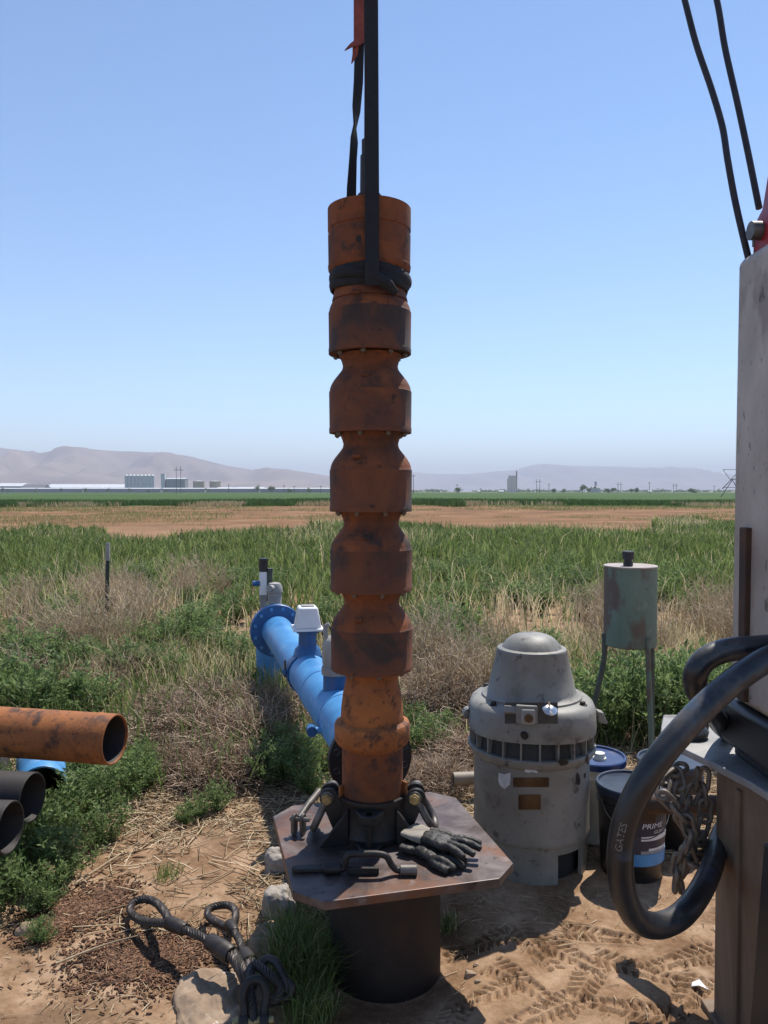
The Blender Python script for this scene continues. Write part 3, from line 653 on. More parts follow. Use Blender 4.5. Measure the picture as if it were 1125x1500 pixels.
def shackle(name, label, pin_c, pin_dir, bow_dir, wid, length, rod, m=M['steel'], group=None):
    """pin centre, pin axis, direction the bow hangs, inside width, bow length, rod radius"""
    pin_c = Vector(pin_c); a = Vector(pin_dir).normalized(); d = Vector(bow_dir); d = (d - a * d.dot(a)).normalized()
    t = thing(name, label, 'shackle', pin_c + d * length - V(0, 0, rod), group)
    h = wid / 2 + rod
    pts = [pin_c - a * h - d * rod * .2, pin_c - a * h * 1.02 + d * length * .3, pin_c - a * h * 1.18 + d * length * .62, pin_c - a * h * .8 + d * length * .9, pin_c + d * length,
           pin_c + a * h * .8 + d * length * .9, pin_c + a * h * 1.18 + d * length * .62, pin_c + a * h * 1.02 + d * length * .3, pin_c + a * h - d * rod * .2]
    MB().tube(smooth_path(pts, 5), rod, 12).build('bow', m, t)
    for s_ in (-1, 1):
        e = pin_c + a * s_ * h
        MB().tube([e - a * rod * 1.05, e + a * rod * 1.05], rod * 1.75, 20).build('eye', m, t, bevel=.003)
    MB().cyl(pin_c - a * (h + rod * 2.6), pin_c + a * (h + rod * 2.2), rod * .95, rod * .95, 14).build('pin', M['brass'], t)
    MB().cyl(pin_c - a * (h + rod * 1.2), pin_c - a * (h + rod * 2.0), rod * 1.4, rod * 1.4, 6).build('nut', M['brass'], t)
    return t
shackle('bow_shackle', 'grey bow shackle hanging from the right ear of the clamp', (kx + .152, CY_ - .0, zt - .006), (.1, 1, 0), (.50, -.12, -.86), .058, .135, .0135, group='shackles on the clamp')
shackle('bow_shackle', 'grey bow shackle leaning out from the left ear of the clamp', (kx - .152, CY_ - .0, zt - .006), (.1, 1, 0), (-.42, -.1, -.90), .058, .138, .0135, group='shackles on the clamp')
lk = thing('clevis_link', 'small rusty two plate clevis link standing on the left plate edge', 'clevis', G(442, 1222, PL_Z))
b0 = G(429, 1223, PL_Z)
for k, dx in enumerate((0, .030)):
    n = 16; pts = [(.017 * math.cos(a), .060 + .017 * math.sin(a)) for a in [math.pi * j / n for j in range(n + 1)]] + [(-.017 * math.cos(a), .0172 - .017 * math.sin(a)) for a in [math.pi * j / n for j in range(n + 1)]]
    MB().prism(pts, b0 + V(dx, 0, 0), (.35, .93, 0), (0, 0, 1), .012).build('side_plate', M['steel'], lk, bevel=.002)
MB().cyl(b0 + V(-.01, .0, .058), b0 + V(.06, -.01, .058), .008, .008, 12).build('pin', M['steel'], lk)
MB().tube([b0 + V(.022, 0, .06), b0 + V(.05, .06, .085), b0 + V(.085, .12, .11)], [.011, .012, .013], 12).build('eye_rod', M['steel'], lk)

# bent bar tool on the plate
TZ = PL_Z
bt = thing('bar_tool', 'dark forged bar tool with raised loop handle lying on the plate', 'tool', G(520, 1282, TZ))
def T(px, py, h=0): return G(px, py, TZ) + V(0, 0, h)
MB().prism([(-.06, -.016), (.05, -.02), (.05, .02), (-.06, .016), (-.075, .006), (-.075, -.006)], T(462, 1276) + V(0, 0, .003), (1, .06, 0), (-.06, 1, 0), .012).build('tongue', M['dark_iron'], bt, bevel=.003)
MB().cyl(T(474, 1281, .018), T(499, 1280, .018), .0175, .0175, 20).build('collar', M['dark_iron'], bt, bevel=.002)
MB().tube(smooth_path([T(498, 1281, .018), T(504, 1281, .022), T(507, 1281, .050), T(513, 1281, .064), T(530, 1282, .068), T(552, 1282, .068), T(566, 1282, .060), T(573, 1282, .035), T(580, 1282, .019), T(588, 1282, .016)], 6), .0105, 14).build('loop_handle', M['dark_iron'], bt)
MB().box(T(532, 1281, .012), (.10, .012, .022)).build('flat_bar', M['dark_iron'], bt, bevel=.002)
MB().cyl(T(586, 1282, .0165), T(611, 1282, .0165), .0165, .0165, 22).build('socket', M['steel'], bt, bevel=.002)

# gloves
def glove(name, label, wr, palm, tips, thumb, z0, thick, cuff_c, fold=0):
    wr = Vector(wr); palm = Vector(palm)
    t = thing(name, label, 'glove', (palm.x, palm.y, z0), 'pair of work gloves')
    mb = MB(); d = (palm - wr).normalized(); sdir = V(-d.y, d.x, 0)
    # palm: stacked ellipses
    ring = []
    for k, (f, wd, hh) in enumerate(((-.15, .030, .016), (.1, .036, .020), (.45, .042, .021), (.8, .046, .019), (1.05, .045, .016), (1.2, .038, .012))):
        c = wr + (palm - wr) * f; c.z = z0 + hh
        ring.append([c + sdir * (wd * math.cos(a)) + V(0, 0, hh * math.sin(a) * (1 + .12 * math.sin(5 * a + k))) for a in [2 * math.pi * j / 18 for j in range(18)]])
    vs = [p for r_ in ring for p in r_]; n = 18
    fs = [(i * n + j, i * n + (j + 1) % n, (i + 1) * n + (j + 1) % n, (i + 1) * n + j) for i in range(5) for j in range(n)] + [tuple(reversed(range(n))), tuple(5 * n + j for j in range(n))]
    mb.add(vs, fs)
    for k, tip in enumerate(tips):
        tip = Vector(tip); base = palm + sdir * (.034 - .0225 * k) - d * .012; base.z = z0 + .018
        tip.z = z0 + .0115; mid = (base + tip) / 2 + V(0, 0, .010 + .003 * (k % 2))
        q = base + (mid - base) * .5 + V(0, 0, .004)
        mb.tube(smooth_path([base, q, mid, mid + (tip - mid) * .55 + V(0, 0, .003), tip], 4), [.0125] * 4 + [.0130] * 4 + [.0128] * 4 + [.0118] * 4 + [.0075], 10)
    th = [Vector(q) for q in thumb]
    mb.tube(smooth_path(th, 5), [.0145] * (len(th) * 5 - 9) + [.0125] * 4 + [.008], 10)
    o = mb.build('hand', M['leather'], t)
    rm = o.modifiers.new('remesh', 'REMESH'); rm.mode = 'VOXEL'; rm.voxel_size = .0028; rm.use_smooth_shade = True
    sm = o.modifiers.new('smooth', 'SMOOTH'); sm.factor = .5; sm.iterations = 4
    tx = bpy.data.textures.new('creases', 'CLOUDS'); tx.noise_scale = .017; tx.noise_depth = 2
    dm = o.modifiers.new('creases', 'DISPLACE'); dm.texture = tx; dm.strength = .0045; dm.mid_level = .5; dm.texture_coords = 'LOCAL'
    # cuff
    a = wr - d * .002; c0 = Vector(cuff_c); L_ = (c0 - a).length
    e = (c0 - a).normalized(); s2 = V(-e.y, e.x, 0)
    cm = MB(); rings = []
    for f, wd, hh, zz in ((-.06, .036, .015, .018), (.1, .046, .015, .022), (.5, .050, .012, .024), (.94, .049, .010, .026), (1, .044, .007, .026)):
        c = a + e * (L_ * f); c.z = z0 + zz
        rings.append([c + s2 * (wd * math.copysign(abs(math.cos(b)) ** .6, math.cos(b))) + V(0, 0, hh * math.copysign(abs(math.sin(b)) ** .6, math.sin(b))) for b in [2 * math.pi * j / 24 for j in range(24)]])
    n = 24; vs = [p for r_ in rings for p in r_]
    fs = [(i * n + j, i * n + (j + 1) % n, (i + 1) * n + (j + 1) % n, (i + 1) * n + j) for i in range(4) for j in range(n)] + [tuple(reversed(range(n))), tuple(4 * n + j for j in range(n))]
    cm.add(vs, fs); cm.build('cuff', M['cuff'] if not fold else M['leather'], t)
    return t
gz0 = PL_Z + .001
glove('work_glove', 'black leather glove underneath, mostly hidden by the upper one', (.118, 2.535, 0), (.185, 2.475, 0), [(.262, 2.485, 0), (.268, 2.452, 0), (.255, 2.422, 0), (.225, 2.402, 0)], [(.15, 2.47, gz0 + .016), (.165, 2.432, gz0 + .014), (.19, 2.405, gz0 + .012), (.205, 2.395, gz0 + .011)], gz0, .03, (.075, 2.565, 0), 1)
g2 = glove('work_glove', 'black leather glove with grey knit cuff lying on top, fingers right', (.140, 2.555, 0), (.215, 2.500, 0), [(.322, 2.515, 0), (.318, 2.478, 0), (.292, 2.440, 0), (.255, 2.420, 0)], [(.155, 2.585, gz0 + .055), (.20, 2.575, gz0 + .05), (.245, 2.562, gz0 + .036), (.275, 2.552, gz0 + .028)], gz0 + .030, .03, (.083, 2.600, 0))

# ------------------------------------------------------------------ blue discharge pipe
A = P(541, 1113, 3.10); B = P(405, 925, 5.95); B.z = A.z = .525; ax = (B - A).normalized()
def frame(dirn):
    z = Vector(dirn).normalized(); x_ = z.cross(V(0, 0, 1)).normalized(); y_ = z.cross(x_)
    return Matrix((x_, y_, z)).transposed()
FR = frame(ax)
bp_ = thing('discharge_pipe', 'bright blue steel discharge pipe running back from the well', 'pipe', (A.x, A.y, 0))
Lp = (B - A).length; PR = .118
MB().lathe([(.100, .012), (.100, 0.0), (PR - .004, 0), (PR, .006), (PR, Lp - .04)], A, 48, FR).build('pipe', M['blue'], bp_)
fl = MB().lathe([(.100, -.028), (.170, -.028), (.173, -.024), (.173, -.004), (.170, 0), (.116, 0)], A, 56, FR).build('end_flange', M['black_fl'], bp_)
for k in range(12):
    a = 2 * math.pi * (k + .5) / 12; q = FR @ V(.146 * math.cos(a), .146 * math.sin(a), -.030)
    MB().lathe([(.0125, 0), (.0125, .004), (.001, .004)], A + q, 14, FR).build('bolt_hole', M['sticker'], fl)
for off, nm in ((-.045, 'pipe_flange'), (-.008, 'pipe_flange')):
    f_ = MB().lathe([(PR, off), (.200, off), (.203, off + .004), (.203, off + .026), (.200, off + .030), (PR, off + .030)], B, 56, FR).build(nm, M['blue_dk'], bp_)
    if off < -.02:
        for k in range(12):
            a = 2 * math.pi * (k + .5) / 12; q = FR @ V(.172 * math.cos(a), .172 * math.sin(a), off - .014)
            MB().lathe([(.001, 0), (.014, 0), (.014, .014)], B + q, 6, FR).build('flange_bolt', M['blue'], f_, smooth=False)
E0 = B + ax * .02; hd = V(ax.x, ax.y, 0).normalized()
elb = [E0, E0 + hd * .18] + [E0 + hd * (.18 + .2 * math.sin(a)) - V(0, 0, .2 * (1 - math.cos(a))) for a in [R(d) for d in (20, 40, 60, 80, 90)]] + [E0 + hd * .38 - V(0, 0, .6)]
MB().tube(elb, PR, 36).build('elbow', M['blue'], bp_)
vq = A + ax * .42 + V(-PR, 0, -.02)
MB().cyl(vq + V(.02, 0, 0), vq + V(-.045, -.01, 0), .016, .016, 14).build('side_nipple', M['blue'], bp_)
MB().cyl(vq + V(-.04, -.03, 0), vq + V(-.05, .03, 0), .024, .024, 16).build('side_cap', M['blue_dk'], bp_)
for f in (.52, 1.02):
    c = A + ax * f
    MB().lathe([(PR, -.004), (PR + .003, -.002), (PR + .003, .002), (PR, .004)], c, 44, FR).build('weld_seam', M['blue'], bp_)
# flow meter
mc = P(449, 935, 4.62); mc = A + ax * ((4.55 - A.y) / ax.y)
fm = thing('flow_meter', 'white capped flow meter strapped on top of the blue pipe', 'meter', mc + V(0, 0, PR))
MB().lathe([(PR + .002, -.045), (PR + .010, -.045), (PR + .010, .045), (PR + .002, .045)], mc, 44, FR).build('saddle', M['blue_dk'], fm)
MB().lathe([(.085, PR - .02), (.075, PR + .025), (.055, PR + .045), (.052, PR + .12), (.066, PR + .12), (.066, PR + .14), (.001, PR + .14)], mc, 28).build('neck', M['blue_dk'], fm)
zb_ = mc.z + PR + .142
def frus(mb, c, z0, z1, w0, d0, w1, d1, rot):
    vs = []
    for zz, ww, dd in ((z0, w0, d0), (z1, w1, d1)):
        for sx_, sy_ in ((-1, -1), (1, -1), (1, 1), (-1, 1)):
            q = rot @ V(sx_ * ww / 2, sy_ * dd / 2, 0); vs.append((c.x + q.x, c.y + q.y, zz))
    return mb.add(vs, [(3, 2, 1, 0), (4, 5, 6, 7), (0, 1, 5, 4), (1, 2, 6, 5), (2, 3, 7, 6), (3, 0, 4, 7)])
RT = Matrix.Rotation(R(12), 3, 'Z')
MB_ = MB(); frus(MB_, mc, zb_ + .012, zb_ + .135, .150, .17, .110, .13, RT).build('cover', M['white_pl'], fm, bevel=.012, bseg=3)
MB_ = MB(); frus(MB_, mc, zb_, zb_ + .014, .185, .20, .175, .19, RT).build('cover_rim', M['white_pl'], fm, bevel=.004)
MB_ = MB(); frus(MB_, mc, zb_ + .136, zb_ + .142, .075, .07, .070, .065, RT).build('lid_panel', M['grey_pl'], fm, bevel=.002)
sd = mc + FR @ V(0, 0, 0) + V(-PR - .012, -.02, .01)
MB().box(sd, (.025, .09, .03)).build('strap_lug', M['blue_dk'], fm, bevel=.004)
MB().cyl(sd + V(0, -.02, -.03), sd + V(0, -.02, .07), .007, .007, 10).build('strap_bolt', M['steel'], fm)
# near air valve
ac = A + ax * ((3.75 - A.y) / ax.y) + V(.0, 0, 0)
av = thing('air_valve', 'grey air vent valve on blue stub half hidden behind the column', 'valve', ac + V(0, 0, PR - .02))
MB().lathe([(.062, PR - .04), (.062, PR + .07)], ac, 28).build('stub', M['blue_dk'], av)
MB().lathe([(.070, PR + .065), (.070, PR + .10), (.062, PR + .105), (.066, PR + .12), (.066, PR + .20), (.058, PR + .23), (.035, PR + .25), (.001, PR + .255)], ac, 28).build('body', M['grey_pl'], av)
MB().tube([ac + V(-.045, -.01, PR + .22), ac + V(-.05, -.01, PR + .30), ac + V(-.03, -.01, PR + .31)], .012, 10).build('outlet', M['grey_pl'], av)
# far air valve and gauge
ac = B + ax * .10
av = thing('air_valve', 'round grey air vent valve behind the far blue flange', 'valve', ac + V(0, 0, PR - .02))
MB().lathe([(.05, PR - .03), (.05, PR + .03)], ac, 24).build('stub', M['blue_dk'], av)
MB().lathe([(.060, PR + .03), (.060, PR + .06), (.054, PR + .07), (.056, PR + .16), (.064, PR + .165), (.062, PR + .20), (.045, PR + .235), (.001, PR + .245)], ac, 26).build('body', M['grey_pl'], av)
MB().tube([ac + V(-.01, -.04, PR + .20), ac + V(-.03, -.085, PR + .205)], .026, 14).build('outlet', M['grey_pl'], av)
pc = B + ax * .22 + V(-.075, 0, 0)
pg = thing('relief_valve', 'tall slim white and black relief valve behind the far flange', 'valve', pc + V(0, 0, PR - .03))
z0 = pc.z + PR
MB().lathe([(.03, -.05), (.03, .10), (.036, .10), (.036, .13)], pc + V(0, 0, PR), 18).build('stem', M['grey_pl'], pg)
MB().lathe([(.034, .13), (.034, .31), (.03, .32)], pc + V(0, 0, PR), 18).build('body', M['white_pl'], pg)
MB().lathe([(.036, .315), (.036, .42), (.001, .425)], pc + V(0, 0, PR), 18).build('cap', M['black_fl'], pg)
MB().tube([pc + V(.05, 0, PR + .08), pc + V(.05, 0, PR + .34)], .024, 12).build('spring_housing', M['leg_gr'], pg)
MB().tube([pc + V(-.03, -.01, PR + .22), pc + V(-.085, -.02, PR + .22)], .022, 12).build('knob', M['blue_dk'], pg)

# ------------------------------------------------------------------ electric motor
MY = 3.32; MX = P(778, 1100, MY).x; MS = MY / FPX
def mz(py): return P(778, py, MY).z
mo = thing('electric_motor', 'large grey vertical pump motor standing on the dirt', 'motor', (MX, MY, 0))
C0 = V(MX, MY, 0)
zsk = .150
# base with opening: ring of panels leaving a gap
bs = MB(); n = 64; rb, ri = .236, .222
gap = lambda a: (math.cos(a - R(-58)) > math.cos(R(17)))
for k in range(n):
    a0, a1 = 2 * math.pi * k / n, 2 * math.pi * (k + 1) / n; am = (a0 + a1) / 2
    z0 = .118 if gap(am) else -.01
    q = [V(r_ * math.cos(a), r_ * math.sin(a), z_) + C0 for z_ in (z0, zsk + .01) for r_ in (ri, rb) for a in (a0, a1)]
    bs.add(q, [(0, 1, 3, 2), (4, 6, 7, 5), (2, 3, 7, 6), (0, 4, 5, 1), (0, 2, 6, 4), (1, 5, 7, 3)])
bs.build('base', M['motor'], mo, angle=30)
MB().lathe([(.20, 0.0), (.20, zsk)], C0, 32).build('inner_housing', M['motor_in'], mo)
z1, z2 = mz(1097), mz(1085)
bd = MB().lathe([(.230, zsk), (.246, zsk + .002), (.249, zsk + .01), (.247, zsk + .02), (.247, z1 - .01), (.255, z1)], C0, 72).build('body', M['motor'], mo)
MB().lathe([(.25, z1), (.262, z1 + .002), (.272, z1 + .02), (.273, z2 - .004), (.268, z2), (.24, z2)], C0, 72).build('lower_ring', M['motor'], mo)
z3 = mz(1061)
MB().lathe([(.250, z2 - .01), (.246, z2 + .03), (.236, z3 + .01)], C0, 48).build('louvre_core', M['louvre'], mo)
for k in range(22):
    a = 2 * math.pi * (k + .3) / 22
    MB().box(C0 + V(.252 * math.cos(a), .252 * math.sin(a), (z2 + z3) / 2), (.030, .007, z3 - z2 + .004), Matrix.Rotation(a, 3, 'Z')).build('louvre_fin', M['motor'], mo, smooth=False)
# upper housing: rounded-square-ish drum
z4 = mz(1023)
def sqr(a, r, e=.06): return r * (1 + e * abs(math.sin(2 * (a + R(8)))) ** 2 - e * .5)
up_ = MB(); pr = [(.262, z3 - .004), (.279, z3), (.281, z3 + .02), (.277, z4 - .025), (.268, z4 - .004), (.250, z4 + .010), (.215, z4 + .016), (.18, z4 + .018)]
n = 80; vs = []
for r_, z_ in pr:
    for k in range(n):
        a = 2 * math.pi * k / n; vs.append(C0 + V(sqr(a, r_) * math.cos(a), sqr(a, r_) * math.sin(a), z_))
up_.add(vs, [(i * n + k, i * n + (k + 1) % n, (i + 1) * n + (k + 1) % n, (i + 1) * n + k) for i in range(len(pr) - 1) for k in range(n)])
uh = up_.build('upper_housing', M['motor'], mo)
zd = z4 + .012
MB().lathe([(.205, zd), (.215, zd + .004), (.214, zd + .012), (.205, zd + .016), (.193, zd + .022), (.188, zd + .03), (mz(949) and .150, mz(953)), (.151, mz(951)), (.147, mz(948.5)), (.128, mz(947)), (.122, mz(944)), (.108, mz(938)), (.088, mz(932.5)), (.06, mz(928.8)), (.03, mz(927.2)), (.001, mz(927))], C0, 64).build('canopy', M['motor'], mo)
for s_ in (-1, 1):
    for a in (R(-90) + s_ * R(52), R(90) + s_ * R(48)):
        q = C0 + V(.235 * math.cos(a), .235 * math.sin(a), z4 + .008)
        MB().lathe([(.02, 0), (.02, .006), (.012, .007), (.012, .018), (.001, .019)], q, 12).build('housing_bolt', M['dark_iron'], uh)
lx = C0 + V(.272, -.02, mz(1045))
MB().prism([(0, -.02), (.035, -.028), (.042, -.02), (.03, 0), (.024, .022), (0, .028)], lx, (1, 0, 0), (0, 0, 1), .05).build('lifting_lug', M['motor'], mo, bevel=.004)
lx = C0 + V(-.272, .03, mz(1045))
MB().prism([(0, .028), (-.018, .02), (-.026, -.0), (-.018, -.02), (0, -.02)], lx, (1, 0, 0), (0, 0, 1), .05).build('lifting_lug', M['motor'], mo, bevel=.004)
# front control recess with sight glass, plug and drain
def MF(px, py, out=0.0, rr=.28):
    """point on the motor front at radius rr (+out)"""
    u = (px - 778) * MS; u = max(-rr * .98, min(rr * .98, u)) * (MY - rr * .9) / MY
    yy = MY - math.sqrt(rr * rr - u * u) - out
    return V(MX + u, yy, P(px, py, yy).z)
def curved_patch(name, m, px0, px1, py0, py1, rr, out, parent, nseg=10):
    mb = MB(); vs = []
    for j in (0, 1):
        for k in range(nseg + 1):
            px = px0 + (px1 - px0) * k / nseg; q = MF(px, py1 if j == 0 else py0, out, rr); vs.append(q)
    for j in (0, 1):
        for k in range(nseg + 1):
            px = px0 + (px1 - px0) * k / nseg; vs.append(MF(px, py1 if j == 0 else py0, out - .004, rr))
    n1 = nseg + 1
    fs = [(k, k + 1, n1 + k + 1, n1 + k) for k in range(nseg)] + [(k + 1, k, 2 * n1 + k, 2 * n1 + k + 1) for k in range(nseg)] + [(n1 + k, n1 + k + 1, 3 * n1 + k + 1, 3 * n1 + k) for k in range(nseg)]
    return mb.add(vs, fs).build(name, m, parent, smooth=False)
curved_patch('grime_recess', M['grime'], 722, 797, 1029, 1060, .279, .0035, uh)
MB().box(MF(752, 1046, .002), (.085, .03, .075), Matrix.Rotation(-.1, 3, 'Z')).build('control_pad', M['motor'], uh, bevel=.006)
MB().box(MF(753, 1050, .018), (.058, .016, .062), Matrix.Rotation(-.08, 3, 'Z')).build('sight_box', M['grey_pl'], uh, bevel=.008, bseg=3)
c = MF(753, 1052, .026); MB().tube([c, c + V(0, -.006, 0)], .017, 22).build('sight_glass', M['nameplate'], uh)
c = MF(749, 1077, .010, .27); MB().tube([c + V(0, .02, 0), c + V(0, -.014, 0)], .014, 18).build('drain_plug', M['dark_iron'], uh)
MB().box(MF(730, 1040, .004), (.055, .03, .03), Matrix.Rotation(-.2, 3, 'Z') @ Matrix.Rotation(-.5, 3, 'X')).build('sloped_boss', M['motor'], uh, bevel=.004)
c = MF(784, 1040, .012); MB().lathe([(.001, .012), (.016, .012), (.03, .004), (.030, 0), (.001, -.001)], c, 24, frame((0.1, -.55, .8))).build('filler_cap', M['chrome'], uh)
MB().cyl(c + V(-.003, -.006, .01), c + V(-.004, -.004, .034), .005, .005, 8).build('cap_handle', M['chrome'], uh)
curved_patch('nameplate', M['nameplate'], 736, 787, 1139, 1153, .247, .002, bd)
curved_patch('nameplate', M['nameplate'], 743.5, 775, 1164, 1186, .247, .002, bd)
sh = MB(); pts = []
for a, b in ((-8, -12), (0, -10), (8, -12), (8, 0), (6.5, 6), (0, 12), (-6.5, 6), (-8, 0)):
    pts.append(MF(724.5 + a, 1144 + b, .002, .247))
sh.add(pts, [tuple(range(len(pts)))[::-1]]).build('shield_sticker', M['sticker'], bd, smooth=False)
for px, py, w_, h_ in ((835, 1142, 5, 12), (806, 1117, 9, 6), (849, 1136, 2, 5), (850, 1112, 5, 8)):
    pts = []
    for k in range(9):
        a = 2 * math.pi * k / 9; f = random.uniform(.65, 1.1); pts.append(MF(min(851, px + w_ * f * math.cos(a)), py + h_ * f * math.sin(a), .0015, .248 if py > 1120 else .2735))
    MB().add(pts, [tuple(range(9))]).build('bare_patch', M['dark_iron'], bd, smooth=False)
pts = [MF(760 + a, 1128 + b, .002, .256) for a, b in ((-9, 2), (-4, 4), (3, 3), (9, 5), (10, 2), (4, -1), (-3, -2), (-8, -1))]
MB().add(pts, [tuple(range(8))]).build('label_scrap', M['sticker'], bd, smooth=False)

# ------------------------------------------------------------------ green tank on legs
TY = 4.25; TX = P(923, 900, TY).x; tk = thing('drip_oil_tank', 'small faded green oil tank on three legs behind the buckets', 'tank', (TX, TY, 0))
zt_, zb_ = P(923, 828, TY).z, P(923, 944, TY).z; tr = .1415; C1 = V(TX, TY, 0)
MB().lathe([(.001, zb_ - .004), (tr - .008, zb_ - .004), (tr, zb_ + .004), (tr, zt_ - .004)], C1, 56).build('drum', M['tank'], tk)
MB().lathe([(tr + .001, zt_ - .008), (tr + .004, zt_ - .004), (tr + .002, zt_), (tr - .01, zt_ - .001), (.001, zt_ - .0005)], C1, 56).build('top', M['tank_top'], tk)
cc = C1 + V(-.02, -.02, zt_)
MB().lathe([(.026, 0), (.026, .02), (.022, .022), (.022, .035), (.031, .036), (.032, .075), (.028, .08), (.001, .081)], cc, 18).build('filler_cap', M['rig_black'], tk)
for k, (dx, dy, ex, ey, m_) in enumerate(((.055, -.135, .075, -.16, 'tank'), (.128, .02, .17, .12, 'leg_gr'), (-.142, .0, -.24, .04, 'leg_gr'))):
    p0 = C1 + V(dx, dy, zb_ + .06); p1 = C1 + V(dx * 1.02, dy * 1.03, zb_ - .1); p2 = C1 + V(ex, ey, 0.0)
    MB().tube(smooth_path([p0, p1, (p1 + p2) / 2 + V(ex - dx, ey - dy, 0) * .12, p2], 4), .0155, 10).build('leg', M[m_], tk)

# ------------------------------------------------------------------ buckets
def bucket(label, X, Y, body, lid, lidname='lid'):
    t = thing('bucket', label, 'bucket', (X, Y, 0), 'plastic buckets by the motor'); c = V(X, Y, 0)
    b = MB().lathe([(.001, .004), (.122, .004), (.126, .01), (.138, .30), (.144, .302), (.144, .31), (.139, .312), (.139, .335), (.145, .337), (.145, .345), (.14, .347), (.141, .362)], c, 48).build('body', body, t)
    MB().lathe([(.1435, .345), (.148, .347), (.149, .372), (.145, .377), (.138, .376), (.134, .366), (.001, .366)], c, 48).build(lidname, lid, t)
    return t, c, b
bw, c, b = bucket('cream plastic bucket with navy blue lid behind the motor', .975, 3.55, M['bk_white'], M['lid_blue'])
MB().lathe([(.03, .366), (.03, .374), (.024, .375), (.024, .395), (.001, .397)], c + V(.02, -.03, 0), 20).build('spout_cap', M['bk_white'], bw)
bb, c, b = bucket('black plastic bucket with printed blue label beside the hose', 1.045, 3.21, M['bk_black'], M['lid_dk'])
MB().lathe([(.036, .366), (.036, .372), (.001, .373)], c + V(.03, -.02, 0), 20).build('spout_cap', M['lid_blue'], bb)
def bz(ang, z, out=.0): r_ = .126 + (.138 - .126) * (z - .01) / .29 + out; return c + V(r_ * math.cos(ang), r_ * math.sin(ang), z)
def band(name, m, a0, a1, z0, z1, out, n=14):
    vs = [bz(R(a0 + (a1 - a0) * k / n), z, out) for z in (z0, z1) for k in range(n + 1)] + [bz(R(a0 + (a1 - a0) * k / n), z, out - .003) for z in (z0, z1) for k in range(n + 1)]
    n1 = n + 1
    return MB().add(vs, [(k, k + 1, n1 + k + 1, n1 + k) for k in range(n)] + [(n1 + k, n1 + k + 1, 3 * n1 + k + 1, 3 * n1 + k) for k in range(n)]).build(name, m, bb)
band('label_panel', M['lab_navy'], -130, -22, .075, .275, .0012)
band('label_stripe', M['lab_blue'], -130, -22, .078, .128, .0022)
band('label_stripe', M['lab_white'], -92, -28, .185, .203, .0022)
band('label_stripe', M['lab_white'], -78, -32, .143, .152, .0022)
for k in range(3): band('label_line', M['lab_white'], -92, -30, .131 + k * .0045, .1325 + k * .0045, .0024)
def text_mesh(body, size):
    cu = bpy.data.curves.new('txt', 'FONT'); cu.body = body; cu.size = size; cu.extrude = 0.0; cu.resolution_u = 3
    o = bpy.data.objects.new('txt', cu); COL.objects.link(o); dg = bpy.context.evaluated_depsgraph_get()
    me = bpy.data.meshes.new_from_object(o.evaluated_get(dg)); vs = [v.co.copy() for v in me.vertices]; fs = [tuple(p.vertices) for p in me.polygons]
    bpy.data.objects.remove(o); bpy.data.curves.remove(cu); bpy.data.meshes.remove(me)
    return vs, fs
for body, size, z_, a0 in (('PRIME', .030, .236, -92), ('GUARD', .018, .214, -70)):
    vs, fs = text_mesh(body, size)
    MB().add([bz(R(a0) + (v.x * 1.25 + v.y * .18) / .137, z_ + v.y, .0035) for v in vs], fs).build('label_lettering', M['lab_white'], bb, smooth=False)
hp_ = [bz(R(-165), .325, .006)] + [bz(R(a), .318 - .115 * math.sin(math.pi * (a + 165) / 150), .010 + .012 * math.sin(math.pi * (a + 165) / 150)) for a in range(-155, -15, 10)] + [bz(R(-15), .325, .006)]
MB().tube(smooth_path(hp_, 2), .0022, 6).build('bail_handle', M['steel'], bb)
cb, c, b = bucket('plain black plastic bucket half hidden behind the hanging chain', 1.315, 3.50, M['bk_black'], M['lid_dk'])

# ------------------------------------------------------------------ service rig on the right
rg = thing('service_rig', 'pump hoist rig at the right edge with white post and muddy leg', 'rig', (1.0, 2.05, 0))
XL = P(1068, 900, 2.28).x
def rbx(name, m, x0, x1, y0, y1, z0, z1, bevel=.01):
    return MB().box(((x0 + x1) / 2, (y0 + y1) / 2, (z0 + z1) / 2), (x1 - x0, y1 - y0, z1 - z0)).build(name, m, rg, bevel=bevel, bseg=3)
zp = P(1050, 1136, 2.1).z; zpt = P(1082, 381, 2.28).z; zbk = P(1060, 1026, 2.25).z
t0, t1 = P(1066, 1030, 2.28), P(1078, 381, 2.28)
vs = [(t0.x, 1.86, zbk), (1.5, 1.86, zbk), (1.5, 2.28, zbk), (t0.x, 2.28, zbk), (t1.x, 1.86, zpt), (1.5, 1.86, zpt), (1.5, 2.28, zpt), (t1.x, 2.28, zpt)]
MB().add(vs, [(3, 2, 1, 0), (4, 5, 6, 7), (0, 1, 5, 4), (1, 2, 6, 5), (2, 3, 7, 6), (3, 0, 4, 7)]).build('white_post', M['rig_white'], rg, bevel=.03, bseg=5)
s0_, s1_ = P(1091, 772, 2.2), P(1091, 1022, 2.2)
MB().box((XL - .004, 2.17, (s0_.z + s1_.z) / 2), (.022, .04, s0_.z - s1_.z)).build('angle_strip', M['rust_dk'], rg, bevel=.003)
xb = P(1054, 1070, 2.3).x
rbx('black_bracket', M['rig_black'], xb, 1.5, 1.84, 2.30, zp + .035, zbk, .018)
rbx('lower_bracket', M['rig_black'], xb + .03, 1.5, 1.88, 2.27, zp + .001, zp + .037, .008)
MB().prism([(.93, 2.56), (.895, 2.47), (.895, 2.38), (.945, 2.22), (.985, 2.06), (1.02, 1.8), (1.5, 1.78), (1.5, 2.7), (.98, 2.68)][::-1], (0, 0, zp), (1, 0, 0), (0, 1, 0), -.022).build('step_plate', M['rig_grey'], rg, smooth=False, bevel=.004)
xl = P(1047, 1200, 2.32).x
